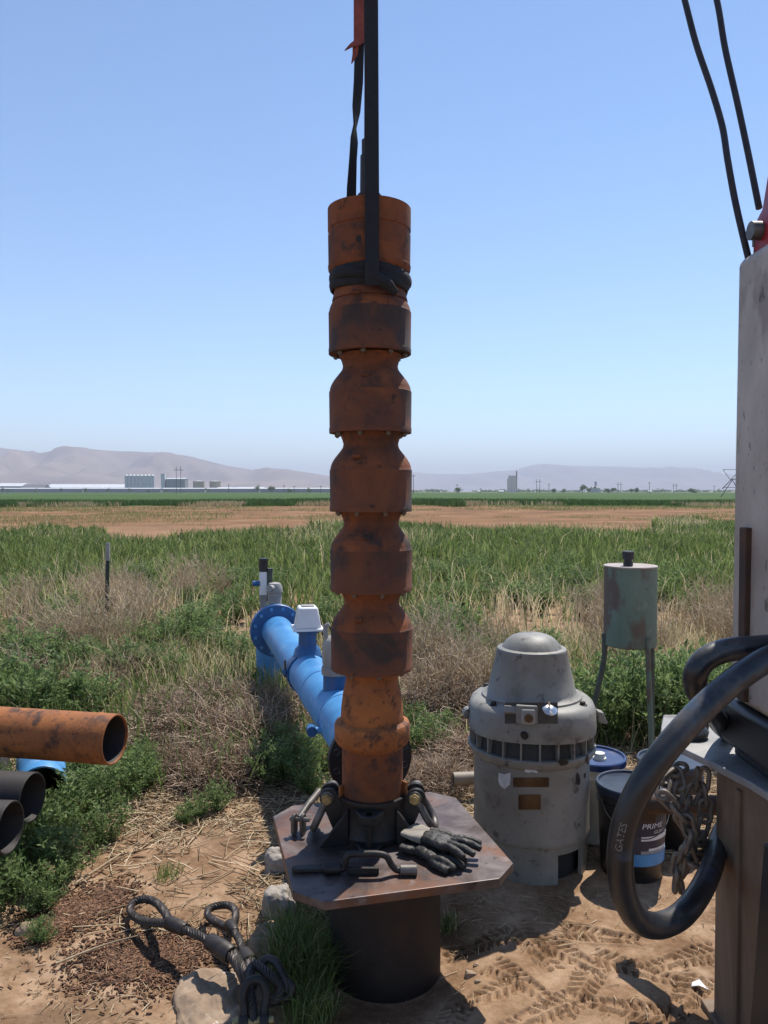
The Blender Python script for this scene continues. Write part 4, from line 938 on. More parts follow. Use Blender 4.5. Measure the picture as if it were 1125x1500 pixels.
rbx('jack_leg', M['rig_brown'], xl, xl + .3, 2.0, 2.32, 0, zp - .024, .014)
rbx('leg_rib', M['rig_brown'], xl - .012, xl + .002, 2.14, 2.165, .05, zp - .06, .003)
rbx('foot_plate', M['rig_brown'], xl - .02, xl + .34, 1.96, 2.36, -.03, .018, .004)
sx0 = P(1085, 1400, 1.95).x
MB().prism([(1.80, .05), (1.98, .05), (1.90, P(1110, 1235, 1.9).z), (1.80, P(1110, 1225, 1.9).z)], (sx0 + .03, 0, 0), (0, 1, 0), (0, 0, 1), .05).build('side_plate', M['rig_black'], rg, smooth=False, bevel=.004)
r0, r1 = P(943, 1178, 2.75), P(1075, 1180, 2.5)
MB().cyl(r0, r1, .032, .032, 18).build('cross_rail', M['rust_dk'], rg)
MB().box(r0 + V(.01, .01, -.02), (.06, .07, .085)).build('rail_end', M['rust_dk'], rg, bevel=.008)
MB().lathe([(.055, 0), (.06, .02), (.05, .035), (.036, .045), (.034, .07), (.001, .075)], V(.975, 2.44, zp), 18).build('grease_cap', M['rig_black'], rg)
rd = P(1125, 345, 2.2)
MB().prism([(-.025, -.05), (.15, -.05), (.15, .22), (.015, .19), (.0, .09), (-.025, .04)], (rd.x + .004, 2.25, rd.z), (1, 0, 0), (0, 0, 1), .1).build('red_sheave_housing', M['rig_red'], rg, bevel=.01, bseg=3)
pp = P(1104, 338, 2.2)
MB().cyl(pp + V(-.01, 0, 0), pp + V(.05, 0, 0), .026, .026, 18).build('sheave_pin', M['steel'], rg)
MB().cyl(pp + V(.0, 0, -.045), pp + V(.0, 0, 0), .004, .004, 8).build('cotter_pin', M['steel'], rg)

def hose_obj(label, pts, r, mate=M['hose']):
    pth = smooth_path(pts, 10); o = MB().tube(pth, r, 20).build('hydraulic_hose', mate, origin=pts[0]); tag(o, label, 'hose', 'hydraulic hoses on the rig'); return o, pth
pa = [P(1250, 930, 1.95), P(1180, 945, 1.92), P(1120, 968, 1.86), P(1060, 1010, 1.80), P(1003, 1066, 1.76), P(953, 1128, 1.74), P(921, 1190, 1.74), P(909, 1245, 1.75), P(912, 1300, 1.77), P(930, 1342, 1.80), P(960, 1356, 1.84), P(995, 1343, 1.90), P(1022, 1312, 2.0), P(1042, 1272, 2.16), P(1056, 1225, 2.36), P(1085, 1180, 2.5)]
ho, hpth = hose_obj('thick black hose hanging in a long loop to near the ground', pa, .0305)
pb = [P(1250, 952, 2.02), P(1170, 945, 2.0), P(1110, 948, 1.96), P(1062, 953, 1.93), P(1030, 969, 1.92), P(1018, 995, 1.93), P(1027, 1023, 2.02), P(1046, 1048, 2.2), P(1062, 1068, 2.38), P(1090, 1085, 2.5)]
hose_obj('short black hose bending back in a tight curl above the long loop', pb, .030)
vs, fs = text_mesh('GATES', .024)
# lettering follows the long hose
seg = [q for q in hpth if P(930, 1180, 1.74).z > q.z > P(908, 1250, 1.75).z and q.x < P(935, 1200, 1.75).x]
s0 = seg[-1]; d_ = (seg[0] - s0).normalized(); lf = V(-1, 0, 0); lf = (lf - d_ * lf.dot(d_)).normalized(); fr_ = d_.cross(lf); fr_ = fr_ if fr_.y < 0 else -fr_
tv = []
for v in vs:
    k_ = (v.x + .01) / max(.001, sum((seg[i] - seg[i + 1]).length for i in range(len(seg) - 1))) * (len(seg) - 1)
    i_ = max(0, min(len(seg) - 2, int(k_))); c_ = seg[len(seg) - 1 - i_] + (seg[len(seg) - 2 - i_] - seg[len(seg) - 1 - i_]) * (k_ - i_)
    t_ = .25 + v.y / .0325
    tv.append(c_ + (fr_ * math.cos(t_) + lf * math.sin(t_)) * .0309)
lt = MB().add(tv, fs).build('hose_lettering', M['hose_tx'], parent=ho, smooth=False)

# chain hanging under the step plate
chn = thing('chain', 'heavy rusty steel chain bundled under the grey step plate', 'chain', P(1010, 1300, 2.3))
def link_mesh(L_, W_, r_):
    pts = []
    for k in range(24):
        a = 2 * math.pi * k / 24; pts.append(V(W_ * math.cos(a), 0, W_ * math.sin(a) + (L_ if math.sin(a) > 0 else -L_) * 1.0))
    o = MB().tube(pts, r_, 9, closed=True).build('link', M['chain']); me = o.data; bpy.data.objects.remove(o); return me
LK = link_mesh(.017, .0165, .0072)
def chain_run(pts, step=.050, twist0=0):
    pth = resample(smooth_path(pts, 14), step)
    for k in range(len(pth) - 1):
        d_ = (pth[k + 1] - pth[k]).normalized(); q = d_.to_track_quat('Z', 'Y')
        o = place(LK, 'link', chn, (pth[k] + pth[k + 1]) / 2)
        o.rotation_euler = (q.to_matrix() @ Matrix.Rotation(twist0 + (math.pi / 2) * (k % 2) + random.uniform(-.25, .25), 3, 'Z')).to_euler()
cy = 2.30
chain_run([P(1000, 1122, 2.36), P(985, 1135, 2.33), P(968, 1152, 2.30), P(975, 1172, 2.28), P(998, 1190, 2.27), P(1012, 1215, 2.26), P(1005, 1245, 2.26), P(1018, 1268, 2.26), P(1035, 1262, 2.28)], .047)
chain_run([P(990, 1130, 2.34), P(996, 1150, 2.31), P(990, 1178, 2.29), P(1000, 1205, 2.29), P(1020, 1225, 2.28), P(1026, 1250, 2.29), P(1004, 1262, 2.30), P(992, 1282, 2.30), P(1000, 1306, 2.30)], .047, .6)
chain_run([P(1032, 1130, 2.34), P(1030, 1160, 2.33), P(1034, 1190, 2.32), P(1028, 1220, 2.31), P(1012, 1240, 2.30)], .047, .2)
chain_run([P(1022, 1130, 2.36), P(1018, 1160, 2.35), P(1004, 1185, 2.34), P(1012, 1215, 2.34), P(1030, 1238, 2.34), P(1046, 1235, 2.34)], .047, .9)
chain_run([P(1005, 1235, 2.27), P(995, 1260, 2.27), P(990, 1285, 2.27), P(988, 1308, 2.27)], .047, .3)
chain_run([P(1030, 1100, 2.5), P(1026, 1078, 2.5), P(1030, 1058, 2.5)], .047)
# wire ropes to the mast
for lab, pts in (('dark wire rope running down onto the white post', [P(985, -70, 2.6), P(1003, 0, 2.5), P(1020, 65, 2.45), P(1042, 130, 2.4), P(1058, 185, 2.35), P(1066, 235, 2.3), P(1078, 300, 2.28), P(1097, 381, 2.25)]),
                 ('dark wire rope running down to the red sheave housing', [P(1030, -70, 2.6), P(1050, 0, 2.5), P(1062, 70, 2.45), P(1080, 150, 2.4), P(1096, 225, 2.35), P(1112, 305, 2.3)])):
    o = MB().tube(smooth_path(pts, 8), .0095, 10).build('wire_rope', M['cable'], origin=pts[-1]); tag(o, lab, 'wire rope', 'wire ropes of the rig')

# ------------------------------------------------------------------ pipes at left
def open_pipe(name, label, p_end, dirn, r, L_, th, m, group=None, ringat=None, inner=None):
    p_end = Vector(p_end); d_ = Vector(dirn).normalized(); fr = frame(d_)
    t = thing(name, label, 'pipe', (p_end.x, p_end.y, p_end.z - r), group)
    MB().lathe([(r - th, L_), (r - th, .003), (r - th + .002, 0), (r - .002, 0), (r, .004), (r, L_)], p_end, 52, fr).build('pipe_wall', m, t)
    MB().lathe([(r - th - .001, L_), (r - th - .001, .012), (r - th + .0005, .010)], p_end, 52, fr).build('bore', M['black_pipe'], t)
    if ringat:
        for q in ringat: MB().lathe([(r, q - .006), (r + .0025, q - .003), (r + .0025, q + .003), (r, q + .006)], p_end, 52, fr).build('band', m, t)
    return t
OE = P(169, 1083, 3.32)
open_pipe('orange_pipe', 'orange rusty column pipe pointing right with open end', OE, (-1, .20, .0), .108, 6.0, .009, M['rust_o'], None, [.085])
open_pipe('black_pipe', 'dark steel pipe end just below the orange pipe', P(48, 1168, 3.08), (-1, .12, 0), .098, 5.0, .009, M['black_pipe'], 'dark pipes at left')
open_pipe('black_pipe', 'dark steel pipe end lowest and nearest at the left edge', P(16, 1212, 2.9), (-1, .06, 0), .098, 5.0, .009, M['black_pipe'], 'dark pipes at left')
open_pipe('blue_pipe', 'short blue pipe end peeking out under the orange pipe', P(60, 1158, 3.62), (-.45, 1, 0), .118, .9, .012, M['blue'])
for k, (q, yy) in enumerate(((-1.95, 3.48), (-4.4, 3.95))):
    zt0 = OE.z - .111
    t = thing('pipe_stand', ['timber stand under the orange pipe at the left edge', 'timber stand farther back under the orange pipe'][k], 'stand', (q, yy, 0), 'timber pipe stands')
    MB().box((q, yy, zt0 - .05), (.10, .9, .1)).build('beam', M['pole'], t, bevel=.005)
    for s_ in (-.35, .35):
        MB().box((q, yy + s_, (zt0 - .1) / 2), (.09, .09, zt0 - .1)).build('leg', M['pole'], t, bevel=.005)
# pvc pipe scrap behind the motor
pv = MB().lathe([(.030, 0), (.034, 0), (.034, .5), (.030, .5)], P(664, 1141, 3.95), 20, frame((1, .1, 0))).build('pvc_pipe', M['pvc'], origin=P(664, 1155, 3.95)); tag(pv, 'short dusty pale pipe lying left of the motor', 'pipe')

# ------------------------------------------------------------------ wire rope slings at lower left
def rope(parent, pts, r, name='rope', ns=6, lay=.085):
    pth = resample(smooth_path(pts, 16), .007); m = len(pth)
    mb = MB(); t0 = (pth[1] - pth[0]).normalized(); nrm = t0.orthogonal().normalized(); prev = t0; frames = []
    for i in range(m):
        t_ = (pth[min(i + 1, m - 1)] - pth[max(i - 1, 0)]).normalized(); axx = prev.cross(t_)
        if axx.length > 1e-7: nrm = Matrix.Rotation(prev.angle(t_), 3, axx.normalized()) @ nrm
        nrm = (nrm - t_ * nrm.dot(t_)).normalized(); frames.append((nrm.copy(), t_.cross(nrm))); prev = t_
    for s_ in range(ns):
        ps = []
        for i in range(m):
            a = 2 * math.pi * (s_ / ns + i * .007 / lay); u, v_ = frames[i]
            ps.append(pth[i] + u * (math.cos(a) * r * .62) + v_ * (math.sin(a) * r * .62))
        mb.tube(ps, r * .40, 7)
    return mb.build(name, M['rope'], parent)
def ferrule(parent, p0, p1, r0, r1):
    p0 = Vector(p0); p1 = Vector(p1); d_ = (p1 - p0)
    MB().tube([p0, p0 + d_ * .06, p0 + d_ * .5, p0 + d_ * .94, p1], [r0 * .86, r0, (r0 + r1) / 2 * 1.03, r1, r1 * .86], 18).build('ferrule', M['rope'], parent)
def H(px, py, z): return G(px, py, z)
s1_ = thing('wire_rope_sling', 'left wire rope sling with its larger eye loop toward the straw', 'wire rope', H(225, 1390, 0), 'wire rope slings')
rope(s1_, [H(252, 1352, .102), H(236, 1352, .085), H(214, 1350, .055), H(199, 1344, .038), H(191, 1333, .034), H(196, 1322, .038), H(212, 1317, .050), H(228, 1322, .065), H(240, 1334, .085), H(248, 1348, .100), H(254, 1353, .103)], .0150)
ferrule(s1_, H(246, 1351, .100), H(271, 1362, .106), .024, .0215)
rope(s1_, [H(268, 1361, .106), H(288, 1369, .112), H(310, 1380, .118)], .0145)
ferrule(s1_, H(306, 1378, .118), H(339, 1399, .115), .026, .029)
rope(s1_, [H(336, 1398, .116), H(347, 1412, .110), H(356, 1430, .10), H(364, 1455, .08), H(370, 1490, .05), H(376, 1530, .02)], .0165)
rope(s1_, [H(342, 1395, .116), H(352, 1410, .116), H(362, 1430, .11), H(372, 1450, .09)], .0145)
s2_ = thing('wire_rope_sling', 'right wire rope sling with smaller eye loop beside the rocks', 'wire rope', H(330, 1390, 0), 'wire rope slings')
rope(s2_, [H(343, 1364, .095), H(330, 1357, .075), H(314, 1349, .055), H(305, 1341, .045), H(306, 1332, .045), H(318, 1327, .05), H(334, 1326, .06), H(344, 1333, .07), H(345, 1346, .08), H(341, 1358, .09), H(342, 1364, .095)], .0140)
ferrule(s2_, H(336, 1354, .088), H(344, 1366, .096), .021, .017)
rope(s2_, [H(343, 1364, .095), H(350, 1376, .102), H(356, 1392, .11), H(360, 1406, .115)], .0135)
ferrule(s2_, H(357, 1396, .112), H(366, 1410, .116), .022, .025)
rope(s2_, [H(364, 1408, .118), H(367, 1425, .12), H(366, 1445, .115), H(369, 1470, .09), H(372, 1500, .05)], .0150)
rope(s2_, [H(366, 1408, .12), H(382, 1418, .125), H(398, 1432, .12), H(410, 1446, .10), H(405, 1462, .08), H(388, 1468, .07)], .0150)
MB().tube(smooth_path([H(382, 1412, .12), H(392, 1405, .13), H(404, 1410, .13), H(412, 1424, .12), H(418, 1440, .10), H(420, 1452, .08)], 6), .0135, 12).build('thimble', M['rope'], s2_)
MB().tube(smooth_path([H(420, 1438, .10), H(427, 1446, .09), H(424, 1458, .07), H(410, 1464, .06), H(392, 1468, .055)], 6), [.014] * 25, 12).build('hook_tip', M['rope'], s2_)
shackle('anchor_shackle', 'dark shackle joining the two wire rope slings at the bottom', H(372, 1496, .055), (1, .1, 0), (0.0, .35, .75), .034, .105, .0125, M['dark_iron'])

# ------------------------------------------------------------------ rocks
def rock(name, label, c, dims, seed, m, group='rocks beside the casing'):
    rng = np.random.default_rng(seed); n1, n2 = 22, 14; vs = []; offs = rng.normal(0, 1, (6, 3)); ph = rng.uniform(0, 6, 6)
    for j in range(n2 + 1):
        th = math.pi * j / n2
        for k in range(n1):
            a = 2 * math.pi * k / n1; d_ = np.array([math.sin(th) * math.cos(a), math.sin(th) * math.sin(a), math.cos(th)])
            f = 1 + sum(.07 * math.sin(3 * d_ @ offs[q] + ph[q]) for q in range(6)) + .05 * rng.random()
            dd = np.sign(d_) * np.abs(d_) ** .75
            vs.append((c[0] + dd[0] * dims[0] * f, c[1] + dd[1] * dims[1] * f, c[2] + dd[2] * dims[2] * f))
    fs = [(j * n1 + k, (j + 1) * n1 + k, (j + 1) * n1 + (k + 1) % n1, j * n1 + (k + 1) % n1) for j in range(n2) for k in range(n1)]
    o = MB().add(vs, fs).build(name, m, origin=(c[0], c[1], 0), angle=180)
    ss = o.modifiers.new('sub', 'SUBSURF'); ss.levels = ss.render_levels = 1 if max(dims) < .04 else 2
    tx = bpy.data.textures.new('crag', 'CLOUDS'); tx.noise_scale = max(dims) * .45; tx.noise_depth = 5
    dm = o.modifiers.new('crag', 'DISPLACE'); dm.texture = tx; dm.strength = max(dims) * .30; dm.mid_level = .55; dm.texture_coords = 'LOCAL'; tag(o, label, 'rock', group); return o
a = G(315, 1465); rock('rock', 'wide flat sandy rock slab with pale patches under the slings', (a.x, a.y, -.012), (.14, .19, .035), 1, M['rock'])
a = G(392, 1375); rock('rock', 'pale sandy rock in sunlight left of the plate corner', (a.x, a.y, -.01), (.055, .12, .05), 2, M['rock'])
a = G(408, 1338); rock('rock', 'grey concrete lump shaded beside the plate corner', (a.x, a.y, .02), (.06, .06, .075), 3, M['concrete'])
a = G(412, 1275); rock('rock', 'brown stone block in shade behind the left plate edge', (a.x, a.y, .02), (.07, .05, .07), 4, M['concrete'])
for k, (px, py, s_, lab) in enumerate(((689, 1412, .014, 'small dark stone on the dirt right of the casing'), (697, 1400, .007, 'pebble behind the small dark stone right of the casing'), (700, 1426, .008, 'pale pebble in front of the small dark stone'), (42, 1360, .03, 'brown stone beside the weeds at lower left'), (283, 1138, .03, 'dark stone before the tumbleweeds'))):
    a = G(px, py); rock('stone', lab, (a.x, a.y, gz(a.x, a.y) + s_ * .3), (s_ * 1.3, s_, s_ * .8), 20 + k, M['rock'], 'loose stones')
a = G(1022, 1447); tr_ = MB().add([a + V(-.02, 0, .006), a + V(.0, -.012, .016), a + V(.022, .0, .008), a + V(.012, .016, .018), a + V(-.012, .014, .01), a + V(.03, -.015, .004)], [(0, 1, 4), (1, 3, 4), (1, 2, 3), (1, 5, 2)])
o = tr_.build('paper_scrap', M['white_pl'], origin=a, smooth=False); o.modifiers.new('solid', 'SOLIDIFY').thickness = .002; tag(o, 'crumpled white paper scrap on the trodden dirt', 'litter')

# fence post
PY = 8.6; fp = P(157, 880, PY); zt_ = P(159, 795, PY).z
t = thing('fence_post', 'thin dark green metal fence post with white tip in dry grass', 'post', (fp.x, PY, 0))
MB().box((fp.x, PY, zt_ * .5 - .06), (.042, .012, zt_ - .12), Matrix.Rotation(R(1.5), 3, 'Y')).box((fp.x, PY + .02, zt_ * .5 - .06), (.012, .035, zt_ - .12), Matrix.Rotation(R(1.5), 3, 'Y')).build('stake', M['post_gr'], t, smooth=False)
MB().box((fp.x + .016, PY - .012, zt_ - .10), (.045, .02, .20), Matrix.Rotation(R(1.5), 3, 'Y')).build('white_tip', M['grey_pl'], t, smooth=False)

# ------------------------------------------------------------------ vegetation
def strands(Pts, rad, tint, sides=3):
    """Pts (n,k,3), rad (n,k) -> thin tubes"""
    n, k, _ = Pts.shape
    d_ = Pts[:, -1] - Pts[:, 0]; d_ /= np.linalg.norm(d_, axis=1)[:, None] + 1e-9
    u = np.cross(d_, RNG.normal(0, 1, (n, 3))); u /= np.linalg.norm(u, axis=1)[:, None] + 1e-9
    v = np.cross(d_, u)
    vs = np.zeros((n, k, sides, 3))
    for s_ in range(sides):
        a = 2 * math.pi * s_ / sides
        vs[:, :, s_] = Pts + (u * math.cos(a) + v * math.sin(a))[:, None, :] * rad[:, :, None]
    ii = np.arange(n * k * sides).reshape(n, k, sides); q = []
    for s_ in range(sides):
        t_ = (s_ + 1) % sides
        q.append(np.stack([ii[:, :-1, s_], ii[:, :-1, t_], ii[:, 1:, t_], ii[:, 1:, s_]], -1).reshape(-1, 4))
    return vs.reshape(-1, 3), np.concatenate(q), np.repeat(tint, k * sides)
def blades(x, y, z, h, w_, lean, tint):
    n = len(x); a = RNG.uniform(0, 2 * math.pi, n); la = RNG.uniform(0, 2 * math.pi, n)
    dx, dy = np.cos(a) * w_ / 2, np.sin(a) * w_ / 2; lx, ly = np.cos(la) * lean * h, np.sin(la) * lean * h
    v = np.zeros((n, 5, 3)); zz = np.zeros(n)
    v[:, 0] = np.stack([x - dx, y - dy, z - .01], -1); v[:, 1] = np.stack([x + dx, y + dy, z - .01], -1)
    v[:, 2] = np.stack([x + lx * .4 - dx * .8, y + ly * .4 - dy * .8, z + h * .6], -1); v[:, 3] = np.stack([x + lx * .4 + dx * .8, y + ly * .4 + dy * .8, z + h * .6], -1)
    v[:, 4] = np.stack([x + lx, y + ly, z + h * (1 - .3 * lean)], -1)
    b = np.arange(n)[:, None] * 5
    return v.reshape(-1, 3), b + np.array([[0, 1, 3, 2]]), b + np.array([[2, 3, 4]]), np.repeat(tint, 5)
def dryness(x, y):
    """0 green .. 1 dry, patchy as in the photo"""
    d_ = (fbm(x * .45 + 7, y * .28, 41) - .42) * 2.6
    d_ = d_ + 1.0 * np.exp(-(((x + 3.3) / 1.6) ** 2 + ((y - 8.6) / 2.6) ** 2))
    d_ = d_ + 1.0 * np.exp(-(((x - 2.7) / 1.2) ** 2 + ((y - 7.5) / 2.6) ** 2))
    d_ = d_ + .8 * np.exp(-(((x - .5) / 1.1) ** 2 + ((y - 5.6) / 1.3) ** 2))
    d_ = d_ - .22 * (y > 12)
    return np.clip(d_, -.4, 1.2)
def grass_zone(name, label, n, y0, y1, hmin, hmax, wmul, margin, rule=None, m='grass', pw=1.6):
    y = y0 + (y1 - y0) * RNG.random(n) ** (1 / pw if pw else 1); x = (RNG.random(n) * 2 - 1) * (.60 * y + margin)
    keep = np.ones(n, bool) if rule is None else rule(x, y)
    if y1 == 46.0: keep &= y < 12 + 36 * fbm(x * .13 + 3, y * .05, 88)
    x, y = x[keep], y[keep]; n = len(x)
    dr = dryness(x, y); isd = RNG.random(n) < np.clip(dr, 0.03, .92)
    h = RNG.uniform(hmin, hmax, n) * (.35 + 1.25 * fbm(x * .8, y * .8, 77)) * np.where(isd, 1.08, 1)
    w_ = wmul * (.004 + .0016 * y) * np.where(isd, .55, 1)
    ti = np.where(isd, RNG.uniform(.74, 1, n), RNG.uniform(0.02, .62, n) * (.55 + .8 * fbm(x * .6, y * .6, 99)))
    v, q, t3, tt = blades(x, y, ground_h(x, y), h, w_, RNG.uniform(.1, .75, n), ti)
    o = np_mesh(name, v, q, t3, tint=tt, mat=M[m]); tag(o, label, 'grass', None, 'stuff'); return o
def bare_near(x, y):
    f = fbm(x * .9, y * .9, 55)
    lim = 4.7 + 1.2 * (f - .5) * 2 - .25 * np.abs(x)
    return y > lim
grass_zone('tall_grass', 'tall green and tan grass filling the middle ground', 165000, 7.0, 46.0, .34, .62, 1.0, 2.5)
grass_zone('weedy_grass', 'mixed green and dry grass behind the pipe and motor', 34000, 3.9, 8.0, .10, .36, .85, 1.2, bare_near)
# far tussocks: scrubby edge on the bare strip, then the crop edge
def far_patch(x, y):
    f = fbm(x * .12, y * .12, 63); return (f > .46)
grass_zone('scrub_tufts', 'scattered low scrub tufts on the bare strip', 60000, 34, 84, .06, .26, .24, 6, far_patch, 'grass', 1.2)
n = 70000; y = RNG.uniform(72, 115, n); x = (RNG.random(n) * 2 - 1) * (.6 * y + 8)
k_ = fbm(x * .07, y * .07, 13) + (y - 78) / 45 > .66; x, y = x[k_], y[k_]; n = len(x)
dr = (fbm(x * .16, y * .05, 17) + np.clip((90 - y) / 60, -.1, .2)) > .56
v, q, t3, tt = blades(x, y, ground_h(x, y), RNG.uniform(.25, .75, n), np.full(n, .10), RNG.uniform(.1, .5, n), np.where(dr, RNG.uniform(.75, 1, n), RNG.uniform(0, .6, n)))
tag(np_mesh('crop_edge', v, q, t3, tint=tt, mat=M['crop']), 'rough weedy edge of the green crop field', 'crop', None, 'stuff')

# small grass under the plate and by the casing
def tuft(px, py, n, rad, h, label, sx_=1.0, dry=.05):
    c = G(px, py); x = c.x + np.clip(RNG.normal(0, 1, n), -1.7, 1.7) * rad * sx_; y = c.y + np.clip(RNG.normal(0, 1, n), -1.7, 1.7) * rad
    v, q, t3, tt = blades(x, y, ground_h(x, y), RNG.uniform(.4, 1, n) * h, RNG.uniform(.002, .004, n), RNG.uniform(.2, .9, n), np.where(RNG.random(n) < dry, RNG.uniform(.75, 1, n), RNG.uniform(.05, .6, n)))
    o = np_mesh('grass_tuft', v, q, t3, tint=tt, mat=M['grass'], origin=(c.x, c.y, 0)); tag(o, label, 'grass', 'grass tufts near the well'); return o
tuft(440, 1412, 1500, .085, .24, 'dark green grass tuft in shade left of the casing', .6)
tuft(455, 1475, 600, .07, .15, 'low shaded grass tuft at the casing foot', .6)
tuft(658, 1345, 160, .02, .07, 'tiny sunlit grass tuft right of the casing', 1, .3)
tuft(245, 1282, 120, .03, .07, 'tiny green tuft alone on the straw at left', 1)
tuft(420, 1335, 160, .03, .09, 'small tuft among rocks by the plate corner', 1)

# leafy weeds
ORD = ['leftmost', 'second from left', 'third from left', 'fourth from left', 'fifth from left', 'sixth from left', 'seventh from left', 'eighth from left', 'ninth from left', 'tenth from left', 'eleventh from left', 'twelfth from left', 'thirteenth from left', 'fourteenth from left', 'fifteenth from left', 'sixteenth from left', 'seventeenth from left']
def ranked(spots, text):
    # each spot with a label that gives its place in the row
    srt = sorted(spots, key=lambda q: q[0])
    return [(*q, text + ', ' + ('rightmost' if i == len(srt) - 1 else ORD[i])) for i, q in enumerate(srt)]
def weed_proto(seed, nst, h, spread, nleaf, ls):
    rng = np.random.default_rng(seed); K = 6
    a = rng.uniform(0, 2 * math.pi, nst); rr = rng.uniform(.1, 1, nst) ** .7 * spread; hh = h * rng.uniform(.55, 1, nst) * (1 - .35 * (rr / spread))
    t_ = np.linspace(0, 1, K)[None, :]
    X = np.cos(a)[:, None] * rr[:, None] * (t_ ** .8) + rng.normal(0, .012, (nst, K)); Y = np.sin(a)[:, None] * rr[:, None] * (t_ ** .8) + rng.normal(0, .012, (nst, K)); Z = hh[:, None] * t_ ** .9
    X[:, 0] *= .2; Y[:, 0] *= .2
    pts = np.stack([X, Y, Z], -1); sv, sq, st = strands(pts, np.linspace(.0035, .0012, K)[None, :].repeat(nst, 0), rng.uniform(0, 1, nst))
    si = rng.integers(0, nst, nleaf); tt = rng.uniform(.12, 1.0, nleaf) ** .8 * (K - 1); i0 = np.minimum(tt.astype(int), K - 2); f = (tt - i0)[:, None]
    base = pts[si, i0] * (1 - f) + pts[si, i0 + 1] * f + rng.normal(0, .014, (nleaf, 3))
    d_ = rng.normal(0, 1, (nleaf, 3)); d_[:, 2] = np.abs(d_[:, 2]) * .7 + .15; d_ /= np.linalg.norm(d_, axis=1)[:, None]
    s_ = np.cross(d_, rng.normal(0, 1, (nleaf, 3))); s_ /= np.linalg.norm(s_, axis=1)[:, None]
    L_ = (ls * rng.uniform(.6, 1.4, nleaf))[:, None]
    lv = np.stack([base, base + d_ * L_ * .45 + s_ * L_ * .14, base + d_ * L_, base + d_ * L_ * .45 - s_ * L_ * .14], 1).reshape(-1, 3)
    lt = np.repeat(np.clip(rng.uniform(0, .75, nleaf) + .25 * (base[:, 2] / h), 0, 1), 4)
    return (sv, sq, st), (lv, np.arange(4 * nleaf).reshape(-1, 4), lt)
def mesh_only(name, v, q, t_, m):
    o = np_mesh(name, v, q, tint=t_, mat=m); me = o.data; bpy.data.objects.remove(o); return me
WEEDS = []
for k in range(5):
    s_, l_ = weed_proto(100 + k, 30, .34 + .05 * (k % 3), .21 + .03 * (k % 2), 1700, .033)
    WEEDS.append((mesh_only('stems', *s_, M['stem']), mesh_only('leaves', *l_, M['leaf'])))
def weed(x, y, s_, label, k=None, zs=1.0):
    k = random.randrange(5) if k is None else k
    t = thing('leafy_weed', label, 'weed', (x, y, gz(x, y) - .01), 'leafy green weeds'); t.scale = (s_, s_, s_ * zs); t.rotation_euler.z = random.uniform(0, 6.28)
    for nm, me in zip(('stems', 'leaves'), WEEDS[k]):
        o = bpy.data.objects.new(nm, me); COL.objects.link(o); o.parent = t
L1 = 'bushy green weed growing round the pipe ends at the left'
for px, py, s_, lab in ranked(((190, 1165, .85), (150, 1190, .9), (215, 1150, .75), (110, 1215, .95), (70, 1250, .95), (150, 1235, .7), (35, 1300, 1.0), (95, 1285, .75), (60, 1330, .6), (-20, 1340, .9), (5, 1210, 1.0), (-60, 1280, 1.1), (130, 1150, .9), (80, 1165, 1.0), (200, 1130, .8), (60, 1375, .35), (20, 1250, .9)), L1):
    g_ = G(px, py); weed(g_.x, g_.y, s_ * .9, lab)
L2 = 'green weed bush at the foot of the blue pipe'
for px, py, s_, lab in ranked(((400, 1150, .8), (440, 1150, .8), (475, 1130, .7), (420, 1120, .8), (455, 1165, .55)), L2):
    g_ = G(px, py); weed(g_.x, g_.y, s_, lab)
L3 = 'green weed bush between the pump column and the motor'
for px, py, s_, lab in ranked(((622, 1105, .7), (645, 1090, .7), (610, 1075, .8)), L3):
    g_ = G(px, py); weed(g_.x, g_.y, s_, lab)
L4 = 'tall dark green weed behind the buckets and green tank'
for px, py, s_, lab in ranked(((880, 1090, 1.4), (905, 1075, 1.5), (950, 1085, 1.5), (985, 1095, 1.5), (1020, 1085, 1.5), (1050, 1100, 1.5), (870, 1060, 1.3), (1000, 1060, 1.6), (930, 1050, 1.4), (965, 1050, 1.6), (1040, 1050, 1.7), (1100, 1070, 1.7)), L4):
    g_ = G(px, py); weed(g_.x, g_.y, s_, lab, zs=1.15)
L5 = 'green weed clump in the grass left of the blue pipe'
for k in range(44):
    px = random.uniform(-40, 365); py = random.uniform(935, 1065)
    if py > 1010 and 180 < px < 365: continue
    g_ = G(px, py); weed(g_.x, g_.y, random.uniform(.8, 1.5), L5)
L6 = 'green weed clump in the meadow behind the motor'
for k in range(26):
    px = random.uniform(600, 1100); py = random.uniform(905, 985); g_ = G(px, py)
    if float(dryness(np.array([g_.x]), np.array([g_.y]))[0]) > .75: continue
    weed(g_.x, g_.y, random.uniform(.8, 1.4), L6)
for k in range(36):
    px = random.uniform(610, 1060); py = random.uniform(830, 905); g_ = G(px, py)
    weed(g_.x, g_.y, random.uniform(1.0, 1.7), 'broad weed clump far back in the green meadow right of the column')
for k in range(30):
    px = random.uniform(-40, 480); py = random.uniform(835, 930); g_ = G(px, py)
    weed(g_.x, g_.y, random.uniform(1.0, 1.6), 'broad weed clump far back in the green meadow left of the column')
for px, py, s_, lab in ((290, 1195, .42, 'small grey green weed on the straw left of the pipe shadow'), (318, 1185, .45, 'low weed beside the tumbleweeds'), (270, 1205, .3, 'tiny weed on the straw at left')):
    g_ = G(px, py); weed(g_.x, g_.y, s_, lab)

